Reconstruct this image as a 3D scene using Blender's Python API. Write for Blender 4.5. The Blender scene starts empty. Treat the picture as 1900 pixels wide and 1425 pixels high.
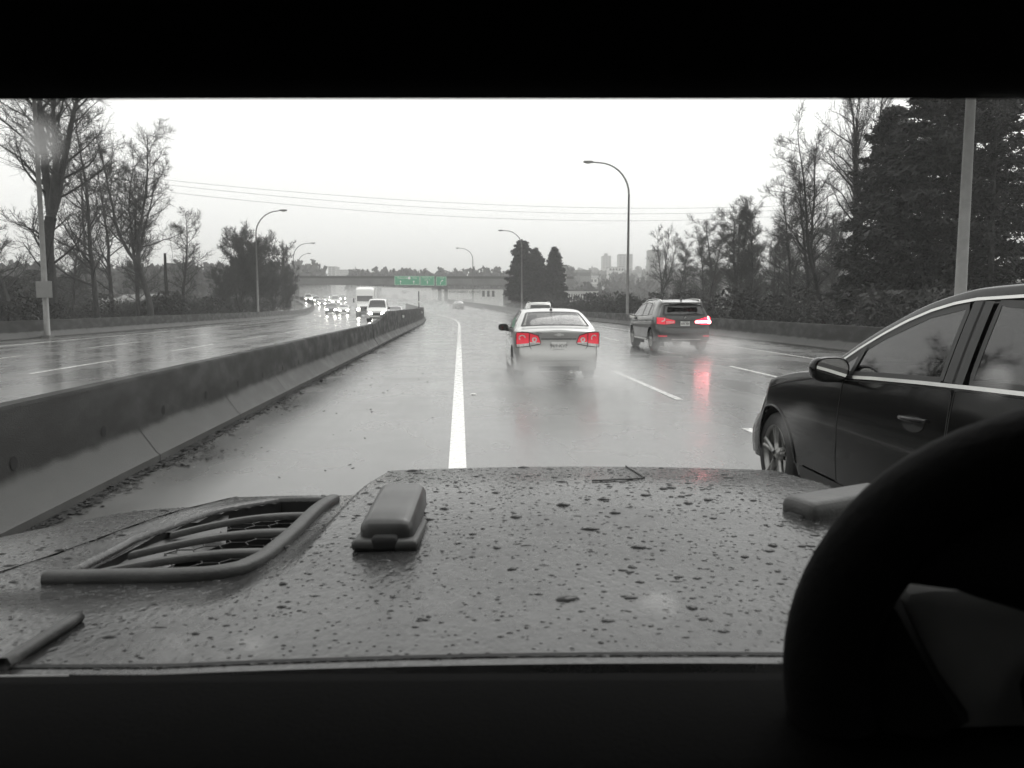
import bpy, math, random
import numpy as np
from mathutils import Vector, Matrix

# ------------------------------------------------------------------ camera, sky, sun, exposure
SC = bpy.context.scene
COL = SC.collection
CAM_H = 1.55
F_PX, CX, CY = 1500.0, 950.0, 712.5           # focal length and centre in pixels of the 1900 px frame
PITCH = math.radians(5.6)
cam_d = bpy.data.cameras.new('camera')
cam = bpy.data.objects.new('camera', cam_d)
COL.objects.link(cam)
cam.location = (0, 0, CAM_H)
cam.rotation_euler = (math.pi / 2 - PITCH, 0, 0)
cam_d.sensor_width = 36.0
cam_d.lens = 36.0 * F_PX / 1900.0
cam_d.clip_start = 0.05
cam_d.clip_end = 6000
cam_d.dof.use_dof = True
cam_d.dof.focus_distance = 3.0
cam_d.dof.aperture_fstop = 11.0
SC.camera = cam

SUN_EL, SUN_AZ = math.radians(52), math.radians(25)
world = bpy.data.worlds.new('World')
SC.world = world
world.use_nodes = True
wn, wl = world.node_tree.nodes, world.node_tree.links
wn.clear()
w_out = wn.new('ShaderNodeOutputWorld')
w_bg = wn.new('ShaderNodeBackground')
w_bg.inputs['Strength'].default_value = 0.15
sky = wn.new('ShaderNodeTexSky')
sky.sky_type = 'NISHITA'
sky.sun_disc = False
sky.sun_elevation = SUN_EL
sky.sun_rotation = SUN_AZ
sky.air_density = 1.0
sky.dust_density = 4.0
w_bw = wn.new('ShaderNodeRGBToBW')              # colourless overcast
w_mx = wn.new('ShaderNodeMix')
w_mx.data_type = 'RGBA'
w_mx.inputs[0].default_value = 0.72
w_mx.inputs[7].default_value = (7.6, 7.6, 7.45, 1)
wl.new(sky.outputs[0], w_bw.inputs[0])
wl.new(w_bw.outputs[0], w_mx.inputs[6])
wl.new(w_mx.outputs[2], w_bg.inputs['Color'])
wl.new(w_bg.outputs[0], w_out.inputs['Surface'])

sun_d = bpy.data.lights.new('sun', 'SUN')
sun_d.energy = 0.5
sun_d.angle = math.radians(30)
sun_d.color = (1.0, 0.985, 0.96)
sun = bpy.data.objects.new('sun', sun_d)
COL.objects.link(sun)
# sun_rotation is measured from +Y clockwise seen from above
sdir = Vector((math.sin(SUN_AZ) * math.cos(SUN_EL), math.cos(SUN_AZ) * math.cos(SUN_EL), math.sin(SUN_EL)))
sun.rotation_euler = (-sdir).to_track_quat('-Z', 'Y').to_euler()
sun.location = (0, 0, 80)

SC.view_settings.view_transform = 'Standard'
SC.view_settings.look = 'None'
SC.view_settings.exposure = 0.45
SC.view_settings.gamma = 1.0
cy = SC.cycles
cy.use_denoising = True
cy.max_bounces = 7
cy.diffuse_bounces = 2
cy.glossy_bounces = 3
cy.transmission_bounces = 4
cy.transparent_max_bounces = 24
cy.volume_bounces = 1
cy.volume_max_steps = 96
cy.sample_clamp_indirect = 4.0
cy.caustics_reflective = False
cy.caustics_refractive = False

rng = np.random.default_rng(7)
PI = math.pi

# ------------------------------------------------------------------ small helpers
def ray(u, v):
    a, b = (u - CX) / F_PX, (CY - v) / F_PX
    c, s = math.cos(PITCH), math.sin(PITCH)
    return np.array([a, c + b * s, -s + b * c])

def at_depth(u, v, y):
    """the point seen at photo position (u, v) at distance y ahead"""
    r = ray(u, v)
    k = y / r[1]
    return np.array([r[0] * k, y, CAM_H + r[2] * k])

def at_z(u, v, z):
    r = ray(u, v)
    k = (z - CAM_H) / r[2]
    return np.array([r[0] * k, r[1] * k, z])

def sstep(x, a, b):
    t = np.clip((np.asarray(x, float) - a) / (b - a), 0, 1)
    return t * t * (3 - 2 * t)

def pchip(xs, ys):
    xs = np.asarray(xs, float); ys = np.asarray(ys, float)
    h = np.diff(xs); d = np.diff(ys) / h
    m = np.zeros_like(ys)
    for i in range(1, len(xs) - 1):
        if d[i - 1] * d[i] > 0:
            w1, w2 = 2 * h[i] + h[i - 1], h[i] + 2 * h[i - 1]
            m[i] = (w1 + w2) / (w1 / d[i - 1] + w2 / d[i])
    m[0], m[-1] = d[0], d[-1]
    def f(x):
        x = np.clip(np.asarray(x, float), xs[0], xs[-1])
        i = np.clip(np.searchsorted(xs, x) - 1, 0, len(h) - 1)
        t = (x - xs[i]) / h[i]
        return ((1 + 2 * t) * (1 - t) ** 2 * ys[i] + t * (1 - t) ** 2 * h[i] * m[i]
                + t * t * (3 - 2 * t) * ys[i + 1] + t * t * (t - 1) * h[i] * m[i + 1])
    return f

class MB:
    """collects geometry, then links it as one mesh object"""
    def __init__(s):
        s.v, s.f, s.n = [], [], 0
    def add(s, v, f):
        v = np.asarray(v, float).reshape(-1, 3)
        f = np.asarray(f, int)
        s.v.append(v); s.f.append(f + s.n); s.n += len(v)
        return s
    def box(s, c, d, rz=0.0, rx=0.0, taper=1.0):
        hx, hy, hz = d[0] / 2, d[1] / 2, d[2] / 2
        p = np.array([[-hx, -hy, -hz], [hx, -hy, -hz], [hx, hy, -hz], [-hx, hy, -hz],
                      [-hx * taper, -hy * taper, hz], [hx * taper, -hy * taper, hz], [hx * taper, hy * taper, hz], [-hx * taper, hy * taper, hz]])
        if rx:
            c_, s_ = math.cos(rx), math.sin(rx)
            p = p @ np.array([[1, 0, 0], [0, c_, -s_], [0, s_, c_]]).T
        if rz:
            c_, s_ = math.cos(rz), math.sin(rz)
            p = p @ np.array([[c_, -s_, 0], [s_, c_, 0], [0, 0, 1]]).T
        return s.add(p + np.asarray(c, float), [[0, 3, 2, 1], [4, 5, 6, 7], [0, 1, 5, 4], [1, 2, 6, 5], [2, 3, 7, 6], [3, 0, 4, 7]])
    def rbox(s, c, d, r, seg=3, rz=0.0, rx=0.0):
        """box with rounded edges"""
        n = seg * 2 + 2
        g = np.linspace(-1, 1, n)
        ang = np.linspace(0, 1, n)
        def face(ax, sg):
            U, V = np.meshgrid(ang, ang, indexing='ij')
            out = np.zeros((n, n, 3))
            a1, a2 = [(1, 2), (2, 0), (0, 1)][ax]
            out[..., ax] = sg
            out[..., a1] = np.interp(U, ang, g); out[..., a2] = np.interp(V, ang, g)
            return out
        h = np.array(d) / 2.0
        r = min(r, *(h * 0.98))
        for ax in range(3):
            for sg in (-1, 1):
                P = face(ax, sg)
                # cluster the grid lines on the corners
                Q = np.sign(P) * (h - r)
                k = np.abs(P)
                core = np.where(k > 0.34, Q, P / 0.34 * (h - r))
                dirv = np.where(k > 0.34, np.sign(P) * (k - 0.34) / 0.66, 0)
                ln = np.linalg.norm(dirv, axis=2, keepdims=True)
                P = core + dirv / np.maximum(ln, 1e-9) * r
                if rx:
                    c_, s_ = math.cos(rx), math.sin(rx)
                    P = P @ np.array([[1, 0, 0], [0, c_, -s_], [0, s_, c_]]).T
                if rz:
                    c_, s_ = math.cos(rz), math.sin(rz)
                    P = P @ np.array([[c_, -s_, 0], [s_, c_, 0], [0, 0, 1]]).T
                s.grid(P + np.asarray(c, float), flip=(sg < 0))
        return s
    def grid(s, P, flip=False, keep=None, wrap=False):
        n, m = P.shape[:2]
        I = np.arange(n * m).reshape(n, m)
        if wrap:
            I = np.hstack([I, I[:, :1]])
        a, b, c, d = I[:-1, :-1], I[1:, :-1], I[1:, 1:], I[:-1, 1:]
        f = np.stack([a, b, c, d], -1) if not flip else np.stack([a, d, c, b], -1)
        if keep is not None:
            f = f[keep]
        return s.add(P.reshape(-1, 3), f.reshape(-1, 4))
    def tube(s, path, radii, sides=6, cap=True):
        path = np.asarray(path, float)
        n = len(path)
        radii = np.broadcast_to(np.asarray(radii, float), (n,))
        t = np.gradient(path, axis=0)
        t /= np.maximum(np.linalg.norm(t, axis=1, keepdims=True), 1e-9)
        ref = np.array([0, 0, 1.0]) if abs(t[0, 2]) < 0.9 else np.array([1.0, 0, 0])
        u = np.cross(t, ref); u /= np.maximum(np.linalg.norm(u, axis=1, keepdims=True), 1e-9)
        w = np.cross(t, u)
        a = np.linspace(0, 2 * PI, sides, endpoint=False)
        R = path[:, None, :] + radii[:, None, None] * (np.cos(a)[None, :, None] * u[:, None, :] + np.sin(a)[None, :, None] * w[:, None, :])
        s.grid(R, wrap=True)
        if cap:
            base = s.n - n * sides
            s.f.append(np.array([list(range(base, base + sides))[::-1]]))
            s.f.append(np.array([list(range(base + (n - 1) * sides, base + n * sides))]))
        return s
    def lathe(s, prof, axis='x', seg=28, c=(0, 0, 0)):
        """prof: (along axis, radius)"""
        prof = np.asarray(prof, float)
        a = np.linspace(0, 2 * PI, seg, endpoint=False)
        P = np.zeros((len(prof), seg, 3))
        i, j, k = {'x': (0, 1, 2), 'y': (1, 2, 0), 'z': (2, 0, 1)}[axis]
        P[..., i] = prof[:, 0:1]
        P[..., j] = prof[:, 1:2] * np.cos(a); P[..., k] = prof[:, 1:2] * np.sin(a)
        return s.grid(P + np.asarray(c, float), wrap=True)
    def ball(s, c, r, seg=14, ring=9):
        th = np.linspace(0.02, PI - 0.02, ring)
        a = np.linspace(0, 2 * PI, seg, endpoint=False)
        r = np.broadcast_to(np.asarray(r, float), (3,))
        P = np.stack([np.sin(th)[:, None] * np.cos(a), np.sin(th)[:, None] * np.sin(a), np.cos(th)[:, None] * np.ones_like(a)], -1) * r
        return s.grid(P + np.asarray(c, float), wrap=True)
    def quads(s, C, U, V):
        """many separate quads: centres C, half axes U, V (n,3)"""
        n = len(C)
        P = np.stack([C - U - V, C + U - V, C + U + V, C - U + V], 1).reshape(-1, 3)
        return s.add(P, np.arange(4 * n).reshape(n, 4))
    def mesh(s, name, smooth=True):
        me = bpy.data.meshes.new(name)
        V = np.vstack(s.v)
        me.vertices.add(len(V)); me.vertices.foreach_set('co', V.ravel())
        nl = sum(f.size for f in s.f); nf = sum(len(f) for f in s.f)
        loops = np.concatenate([f.ravel() for f in s.f])
        tot = np.concatenate([np.full(len(f), f.shape[1]) for f in s.f])
        st = np.concatenate([[0], np.cumsum(tot)[:-1]])
        me.loops.add(nl); me.loops.foreach_set('vertex_index', loops.astype(np.int32))
        me.polygons.add(nf)
        me.polygons.foreach_set('loop_start', st.astype(np.int32))
        me.polygons.foreach_set('loop_total', tot.astype(np.int32))
        me.polygons.foreach_set('use_smooth', np.full(nf, bool(smooth)))
        me.update(calc_edges=True)
        me.validate()
        return me
    def build(s, name, mat, parent=None, smooth=True, sharp=None, weld=False):
        me = s.mesh(name, smooth)
        if weld:
            import bmesh
            bm = bmesh.new(); bm.from_mesh(me)
            bmesh.ops.remove_doubles(bm, verts=bm.verts, dist=0.0004)
            bmesh.ops.recalc_face_normals(bm, faces=bm.faces)
            bm.to_mesh(me); bm.free()
        if sharp is not None:
            me.set_sharp_from_angle(angle=math.radians(sharp))
        me.materials.append(mat)
        o = bpy.data.objects.new(name, me)
        COL.objects.link(o)
        if parent is not None:
            o.parent = parent
        return o

def tag(o, label, cat, group=None):
    o['label'] = label; o['category'] = cat
    if group: o['group'] = group
    return o

def thing(name, label, cat, loc=(0, 0, 0), rz=0.0, group=None):
    o = bpy.data.objects.new(name, None)
    o.empty_display_size = 0.2
    COL.objects.link(o)
    o.location = loc; o.rotation_euler = (0, 0, rz)
    return tag(o, label, cat, group)

def copy_tree(o, parent=None):
    c = o.copy(); COL.objects.link(c)
    if parent is not None: c.parent = parent
    for ch in [x for x in COL.objects if x.parent == o]:
        copy_tree(ch, c)
    return c

def struct(o, kind='structure'):
    o['kind'] = kind
    return o

def text_mb(s, size, thick=0.0):
    """lettering as geometry in the XZ plane, centred, reading from -Y"""
    cu = bpy.data.curves.new('t', 'FONT')
    cu.body = s; cu.size = size; cu.align_x = 'CENTER'; cu.align_y = 'CENTER'; cu.extrude = thick
    ob = bpy.data.objects.new('t', cu)
    COL.objects.link(ob)
    dg = bpy.context.evaluated_depsgraph_get()
    me = bpy.data.meshes.new_from_object(ob.evaluated_get(dg))
    v = np.array([x.co[:] for x in me.vertices]).reshape(-1, 3)
    fs = [list(p.vertices) for p in me.polygons]
    bpy.data.objects.remove(ob); bpy.data.curves.remove(cu); bpy.data.meshes.remove(me)
    v = np.stack([v[:, 0], -v[:, 2], v[:, 1]], -1)
    return v, fs

def add_text(mb, s, size, c, yaw=0.0):
    v, fs = text_mb(s, size)
    c_, s_ = math.cos(yaw), math.sin(yaw)
    v = v @ np.array([[c_, -s_, 0], [s_, c_, 0], [0, 0, 1]]).T + np.asarray(c, float)
    base = mb.n
    mb.v.append(v); mb.n += len(v)
    for f in fs:
        mb.f.append(np.array([f]) + base)

# ------------------------------------------------------------------ materials
def new_mat(name):
    m = bpy.data.materials.new(name)
    m.use_nodes = True
    nt = m.node_tree
    b = nt.nodes['Principled BSDF']
    return m, nt, b

def mat(name, col, rough=0.5, metal=0.0, var=0.15, scale=6.0, bump=0.0, bscale=40.0, coat=0.0, stretch=None, rvar=0.0, spec=None, detail=5.0):
    m, nt, b = new_mat(name)
    if not hasattr(col, '__len__'): col = (col, col, col * 0.975)
    tc = nt.nodes.new('ShaderNodeTexCoord')
    mp = nt.nodes.new('ShaderNodeMapping')
    if stretch: mp.inputs['Scale'].default_value = stretch
    nt.links.new(tc.outputs['Object'], mp.inputs[0])
    nz = nt.nodes.new('ShaderNodeTexNoise')
    nz.inputs['Scale'].default_value = scale; nz.inputs['Detail'].default_value = detail
    nt.links.new(mp.outputs[0], nz.inputs['Vector'])
    mx = nt.nodes.new('ShaderNodeMix'); mx.data_type = 'RGBA'
    mx.inputs[6].default_value = tuple(c * (1 - var) for c in col) + (1,)
    mx.inputs[7].default_value = tuple(min(1, c * (1 + var)) for c in col) + (1,)
    rp = nt.nodes.new('ShaderNodeMapRange')
    rp.inputs[1].default_value = 0.3; rp.inputs[2].default_value = 0.7
    nt.links.new(nz.outputs[0], rp.inputs[0])
    nt.links.new(rp.outputs[0], mx.inputs[0])
    nt.links.new(mx.outputs[2], b.inputs['Base Color'])
    b.inputs['Roughness'].default_value = rough
    b.inputs['Metallic'].default_value = metal
    b.inputs['Coat Weight'].default_value = coat
    b.inputs['Coat Roughness'].default_value = 0.04
    if spec is not None: b.inputs['Specular IOR Level'].default_value = spec
    if rvar:
        r2 = nt.nodes.new('ShaderNodeMapRange')
        r2.inputs[1].default_value = 0.35; r2.inputs[2].default_value = 0.65
        r2.inputs[3].default_value = max(0.02, rough - rvar); r2.inputs[4].default_value = rough + rvar
        nt.links.new(nz.outputs[0], r2.inputs[0]); nt.links.new(r2.outputs[0], b.inputs['Roughness'])
    if bump:
        n2 = nt.nodes.new('ShaderNodeTexNoise'); n2.inputs['Scale'].default_value = bscale; n2.inputs['Detail'].default_value = 4
        nt.links.new(mp.outputs[0], n2.inputs['Vector'])
        bp = nt.nodes.new('ShaderNodeBump'); bp.inputs['Strength'].default_value = bump; bp.inputs['Distance'].default_value = 0.02
        nt.links.new(n2.outputs[0], bp.inputs['Height']); nt.links.new(bp.outputs[0], b.inputs['Normal'])
    return m

def emit(name, col, strength, base=(0.5, 0.5, 0.5)):
    m, nt, b = new_mat(name)
    b.inputs['Base Color'].default_value = tuple(base) + (1,)
    b.inputs['Emission Color'].default_value = tuple(col) + (1,)
    b.inputs['Emission Strength'].default_value = strength
    b.inputs['Roughness'].default_value = 0.2
    return m

def fresnel(nt, f0):
    """reflectance of a thin pane, the same from both faces"""
    N, L = nt.nodes, nt.links
    g = N.new('ShaderNodeNewGeometry')
    d = N.new('ShaderNodeVectorMath'); d.operation = 'DOT_PRODUCT'
    L.new(g.outputs['Normal'], d.inputs[0]); L.new(g.outputs['Incoming'], d.inputs[1])
    a = N.new('ShaderNodeMath'); a.operation = 'ABSOLUTE'; L.new(d.outputs['Value'], a.inputs[0])
    o = N.new('ShaderNodeMath'); o.operation = 'SUBTRACT'; o.inputs[0].default_value = 1.0; L.new(a.outputs[0], o.inputs[1])
    p = N.new('ShaderNodeMath'); p.operation = 'POWER'; p.inputs[1].default_value = 5.0; L.new(o.outputs[0], p.inputs[0])
    m = N.new('ShaderNodeMath'); m.operation = 'MULTIPLY_ADD'; m.inputs[1].default_value = 1 - f0; m.inputs[2].default_value = f0
    L.new(p.outputs[0], m.inputs[0])
    return m.outputs[0]
def glass(name, tint, reflect=1.0, f0=0.05):
    m, nt, b = new_mat(name)
    nt.nodes.remove(b)
    out = nt.nodes['Material Output']
    tr = nt.nodes.new('ShaderNodeBsdfTransparent'); tr.inputs[0].default_value = (tint, tint, tint * 0.98, 1)
    gl = nt.nodes.new('ShaderNodeBsdfGlossy'); gl.inputs['Roughness'].default_value = 0.03
    gl.inputs[0].default_value = (reflect, reflect, reflect, 1)
    fr = fresnel(nt, f0)
    mx = nt.nodes.new('ShaderNodeMixShader')
    nt.links.new(fr, mx.inputs[0]); nt.links.new(tr.outputs[0], mx.inputs[1]); nt.links.new(gl.outputs[0], mx.inputs[2])
    nt.links.new(mx.outputs[0], out.inputs['Surface'])
    return m

M = {}
def road_mat():
    m, nt, b = new_mat('wet asphalt')
    N, L = nt.nodes, nt.links
    tc = N.new('ShaderNodeTexCoord')
    mp = N.new('ShaderNodeMapping'); mp.inputs['Rotation'].default_value = (0, 0, -0.0644)
    L.new(tc.outputs['Object'], mp.inputs[0])
    m2 = N.new('ShaderNodeMapping'); m2.inputs['Scale'].default_value = (1.1, 0.045, 1)     # wheel tracks run along the road
    L.new(mp.outputs[0], m2.inputs[0])
    n1 = N.new('ShaderNodeTexNoise'); n1.inputs['Scale'].default_value = 1.0; n1.inputs['Detail'].default_value = 4
    L.new(m2.outputs[0], n1.inputs['Vector'])
    n2 = N.new('ShaderNodeTexNoise'); n2.inputs['Scale'].default_value = 0.55; n2.inputs['Detail'].default_value = 6
    L.new(mp.outputs[0], n2.inputs['Vector'])
    n3 = N.new('ShaderNodeTexNoise'); n3.inputs['Scale'].default_value = 160; n3.inputs['Detail'].default_value = 2
    L.new(mp.outputs[0], n3.inputs['Vector'])
    ad = N.new('ShaderNodeMath'); ad.operation = 'ADD'
    L.new(n1.outputs[0], ad.inputs[0]); L.new(n2.outputs[0], ad.inputs[1])
    rr = N.new('ShaderNodeMapRange'); rr.inputs[1].default_value = 0.75; rr.inputs[2].default_value = 1.3
    rr.inputs[3].default_value = 0.14; rr.inputs[4].default_value = 0.42
    L.new(ad.outputs[0], rr.inputs[0]); L.new(rr.outputs[0], b.inputs['Roughness'])
    mx = N.new('ShaderNodeMix'); mx.data_type = 'RGBA'
    mx.inputs[6].default_value = (0.05, 0.05, 0.049, 1); mx.inputs[7].default_value = (0.12, 0.12, 0.117, 1)
    L.new(rr.outputs[0], mx.inputs[0])
    r3 = N.new('ShaderNodeMapRange'); r3.inputs[1].default_value = 0.14; r3.inputs[2].default_value = 0.42
    L.new(rr.outputs[0], r3.inputs[0]); L.new(r3.outputs[0], mx.inputs[0])
    L.new(mx.outputs[2], b.inputs['Base Color'])
    b.inputs['IOR'].default_value = 1.36
    b.inputs['Coat Weight'].default_value = 0.5
    b.inputs['Coat IOR'].default_value = 1.33
    b.inputs['Coat Roughness'].default_value = 0.15
    bp = N.new('ShaderNodeBump'); bp.inputs['Strength'].default_value = 0.22; bp.inputs['Distance'].default_value = 0.006
    L.new(n3.outputs[0], bp.inputs['Height']); L.new(bp.outputs[0], b.inputs['Normal'])
    n4 = N.new('ShaderNodeTexNoise'); n4.inputs['Scale'].default_value = 14; n4.inputs['Detail'].default_value = 3
    L.new(mp.outputs[0], n4.inputs['Vector'])
    b2 = N.new('ShaderNodeBump'); b2.inputs['Strength'].default_value = 0.10; b2.inputs['Distance'].default_value = 0.01
    L.new(n4.outputs[0], b2.inputs['Height']); L.new(b2.outputs[0], b.inputs['Coat Normal'])
    return m
M['road'] = road_mat()
M['paint'] = mat('worn white road paint', 0.74, 0.3, var=0.07, scale=9, coat=0.4, rvar=0.1)
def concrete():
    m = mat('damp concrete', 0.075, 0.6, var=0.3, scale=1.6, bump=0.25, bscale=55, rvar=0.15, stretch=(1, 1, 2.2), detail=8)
    # upper wall darkened above a ragged, noise-broken height line, foot left paler
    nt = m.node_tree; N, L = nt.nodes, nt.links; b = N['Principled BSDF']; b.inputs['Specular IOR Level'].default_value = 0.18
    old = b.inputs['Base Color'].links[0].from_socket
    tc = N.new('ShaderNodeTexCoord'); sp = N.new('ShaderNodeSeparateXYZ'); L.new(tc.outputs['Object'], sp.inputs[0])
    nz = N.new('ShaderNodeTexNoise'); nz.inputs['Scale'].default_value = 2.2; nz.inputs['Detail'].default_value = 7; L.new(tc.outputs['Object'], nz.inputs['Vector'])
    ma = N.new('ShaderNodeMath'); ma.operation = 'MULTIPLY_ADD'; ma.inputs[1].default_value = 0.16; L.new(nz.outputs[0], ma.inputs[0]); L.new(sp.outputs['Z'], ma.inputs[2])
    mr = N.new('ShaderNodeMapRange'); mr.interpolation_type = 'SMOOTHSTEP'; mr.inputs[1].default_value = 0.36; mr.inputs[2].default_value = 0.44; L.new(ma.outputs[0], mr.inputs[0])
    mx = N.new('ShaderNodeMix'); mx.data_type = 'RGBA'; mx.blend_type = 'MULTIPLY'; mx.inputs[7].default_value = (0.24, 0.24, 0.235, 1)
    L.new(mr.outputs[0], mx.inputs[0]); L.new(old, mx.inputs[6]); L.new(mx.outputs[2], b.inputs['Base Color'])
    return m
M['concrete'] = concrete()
M['concrete_dark'] = mat('dark weathered concrete', 0.075, 0.6, var=0.35, scale=1.3, bump=0.2, bscale=45, detail=8)
M['joint'] = mat('dark joint', 0.018, 0.9, var=0.3)
M['earth'] = mat('winter verge', 0.075, 0.9, var=0.55, scale=0.35, bump=0.5, bscale=3, detail=9)
M['gravel'] = mat('pale gravel', 0.38, 0.9, var=0.5, scale=0.8, detail=9)
M['dirt'] = mat('road dirt', 0.018, 0.8, var=0.5, scale=20)
M['bark'] = mat('wet bark', 0.028, 0.8, var=0.4, scale=12, bump=0.4, bscale=30, stretch=(1, 1, 0.3))
M['twig'] = mat('bare twigs', 0.034, 0.85, var=0.3, scale=3)
M['needle'] = mat('evergreen foliage', 0.011, 0.75, var=0.6, scale=0.9, detail=6)
M['brush'] = mat('winter brush', 0.05, 0.85, var=0.5, scale=0.8, detail=6)
M['farwood'] = mat('far wood', 0.04, 0.9, var=0.55, scale=0.06, detail=6)
M['steel'] = mat('galvanised steel', 0.17, 0.5, metal=0.35, var=0.15, scale=4)
M['signback'] = mat('sign back aluminium', 0.2, 0.5, metal=0.3, var=0.08, scale=3)
M['green'] = mat('green sign face', (0.02, 0.33, 0.155), 0.45, var=0.05, scale=0.8)
M['sign_white'] = mat('white sign lettering', 0.8, 0.5, var=0.04)
M['white_wall'] = mat('white cladding', 0.62, 0.7, var=0.1, scale=0.4)
M['grey_wall'] = mat('grey cladding', 0.32, 0.7, var=0.15, scale=0.4)
M['roofing'] = mat('roofing', 0.14, 0.8, var=0.25, scale=0.6)
M['pane'] = mat('dark window panes', 0.035, 0.12, var=0.3, scale=1)
M['bridge'] = mat('bridge concrete', 0.12, 0.8, var=0.3, scale=0.25)
M['wire'] = mat('power wire', 0.05, 0.6, var=0.1)
M['silver'] = mat('silver car paint', 0.43, 0.32, metal=0.55, var=0.03, scale=30, coat=1.0)
M['darkpaint'] = mat('dark grey car paint', 0.035, 0.35, metal=0.3, var=0.06, scale=20, coat=1.0)
M['blackpaint'] = mat('black car paint', 0.002, 0.12, var=0.1, scale=20, coat=0.2, spec=0.16)
M['greypaint'] = mat('grey car paint', 0.22, 0.35, metal=0.5, var=0.04, scale=20, coat=1.0)
M['whitepaint'] = mat('white car paint', 0.72, 0.35, var=0.03, scale=20, coat=0.8)
M['tyre'] = mat('tyre rubber', 0.012, 0.75, var=0.3, scale=20, bump=0.2)
M['rim'] = mat('alloy rim', 0.26, 0.3, metal=0.85, var=0.15, scale=7)
M['chrome'] = mat('bright trim', 0.6, 0.28, metal=1.0, var=0.06, scale=9)
M['trim'] = mat('black plastic trim', 0.012, 0.5, var=0.25, scale=14)
M['gap'] = mat('panel gap', 0.004, 0.8, var=0.2)
M['glass_mid'] = glass('car glass', 0.5)
M['glass_dark'] = glass('tinted car glass', 0.16, f0=0.09)
M['glass_black'] = mat('black glass', 0.012, 0.05, var=0.1, coat=1.0)
M['interior'] = mat('car interior', 0.05, 0.8, var=0.3, scale=8)
M['interior_light'] = mat('pale car interior', 0.22, 0.8, var=0.2, scale=8)
M['mirror'] = mat('mirror glass', 0.8, 0.03, metal=1.0, var=0.01)
M['plate'] = mat('licence plate', 0.66, 0.4, var=0.06, scale=30)
M['plate_ink'] = mat('plate lettering', 0.035, 0.5, var=0.1)
M['lens_red'] = emit('red lens', (0.72, 0.05, 0.075), 0.30, (0.6, 0.03, 0.05))
M['lens_dim'] = emit('dim red lens', (0.8, 0.04, 0.07), 0.38, (0.6, 0.03, 0.05))
M['lens_hot'] = emit('lit red lens', (1.0, 0.02, 0.05), 3.6, (0.6, 0.03, 0.05))
M['lamp_core'] = emit('lit lamp core', (1.0, 0.30, 0.32), 15.0)
M['lens_clear'] = mat('clear lens', 0.6, 0.1, var=0.2, scale=30, coat=1.0)
M['headlight'] = emit('lit headlight', (1.0, 0.97, 0.9), 45.0)
M['headlight_soft'] = emit('soft headlight', (1.0, 0.97, 0.9), 9.0)
# ------------------------------------------------------------------ the road: (s along, r to the right of the solid line) -> world
TH0 = math.atan(0.0645)
S0, RC = 60.0, 600.0
def road_z(s):
    s = np.asarray(s, float)
    a = np.clip(s - 105, 0, 45); z = 0.028 / 90 * a * a
    b = np.clip(s - 150, 0, 80); z = z + 0.028 * b
    c = np.clip(s - 230, 0, 80); z = z + 0.028 * c - 0.028 / 160 * c * c
    return z
def road(s, r, z=0.0):
    s = np.asarray(s, float); r = np.asarray(r, float)
    s, r = np.broadcast_arrays(s, r)
    d = np.array([-math.sin(TH0), math.cos(TH0)])
    p0 = np.array([-0.03, 0.0])
    sl = np.minimum(s, S0)
    th = TH0 + np.maximum(s - S0, 0) / RC
    cx_, cy_ = p0[0] + sl * d[0], p0[1] + sl * d[1]
    a = np.maximum(s - S0, 0)
    cx_ = cx_ + RC * (np.cos(th) - math.cos(TH0)) * (a > 0)
    cy_ = cy_ + RC * (np.sin(th) - math.sin(TH0)) * (a > 0)
    x = cx_ + r * np.cos(th); y = cy_ + r * np.sin(th)
    return np.stack([x, y, road_z(s) + z], -1)
def heading(s):
    return TH0 + max(s - S0, 0) / RC

def strip(mb, ss, r0, r1, z):
    return mb.grid(np.stack([road(ss, r0, z), road(ss, r1, z)], 1), flip=True)

SS = np.concatenate([np.arange(-14, 60, 2.0), np.arange(60, 420, 4.0)])
mb = MB()
rr = np.linspace(-21.5, 13.6, 18)
mb.grid(np.stack([road(SS, r, 0.0) for r in rr], 1), flip=True)
struct(mb.build('road', M['road']))

# markings: thin sheets 4 mm up
mb = MB()
strip(mb, np.arange(-4, 300, 2.0), -0.085, 0.085, 0.004)                     # solid line left of the lane
struct(mb.build('lane_edge_line', M['paint']))
mb = MB()
strip(mb, np.arange(-6, 260, 3.0), 10.15, 10.28, 0.004)
struct(mb.build('shoulder_line', M['paint']))
mb = MB()
for k in range(-2, 26):
    for r, ph in ((3.62, 12.95), (6.85, 16.6)):
        s0 = ph + k * 9.0 + (0 if k >= 0 else 0)
        if s0 > -6: strip(mb, np.linspace(s0, s0 + (5.9 if r < 5 else 3.4), 4), r - 0.06, r + 0.06, 0.004)
struct(mb.build('lane_dashes', M['paint']))
mb = MB()
for k in range(0, 20):
    for r, ph in ((-9.65, 0.8), (-13.3, 3.0)):
        s0 = ph + k * 9.0
        strip(mb, np.linspace(s0, s0 + 4.6, 4), r - 0.065, r + 0.065, 0.004)
strip(mb, np.arange(-4, 260, 3.0), -17.2, -17.05, 0.004)
strip(mb, np.arange(-4, 260, 3.0), -5.75, -5.6, 0.004)
struct(mb.build('oncoming_lane_markings', M['paint']))

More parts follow.
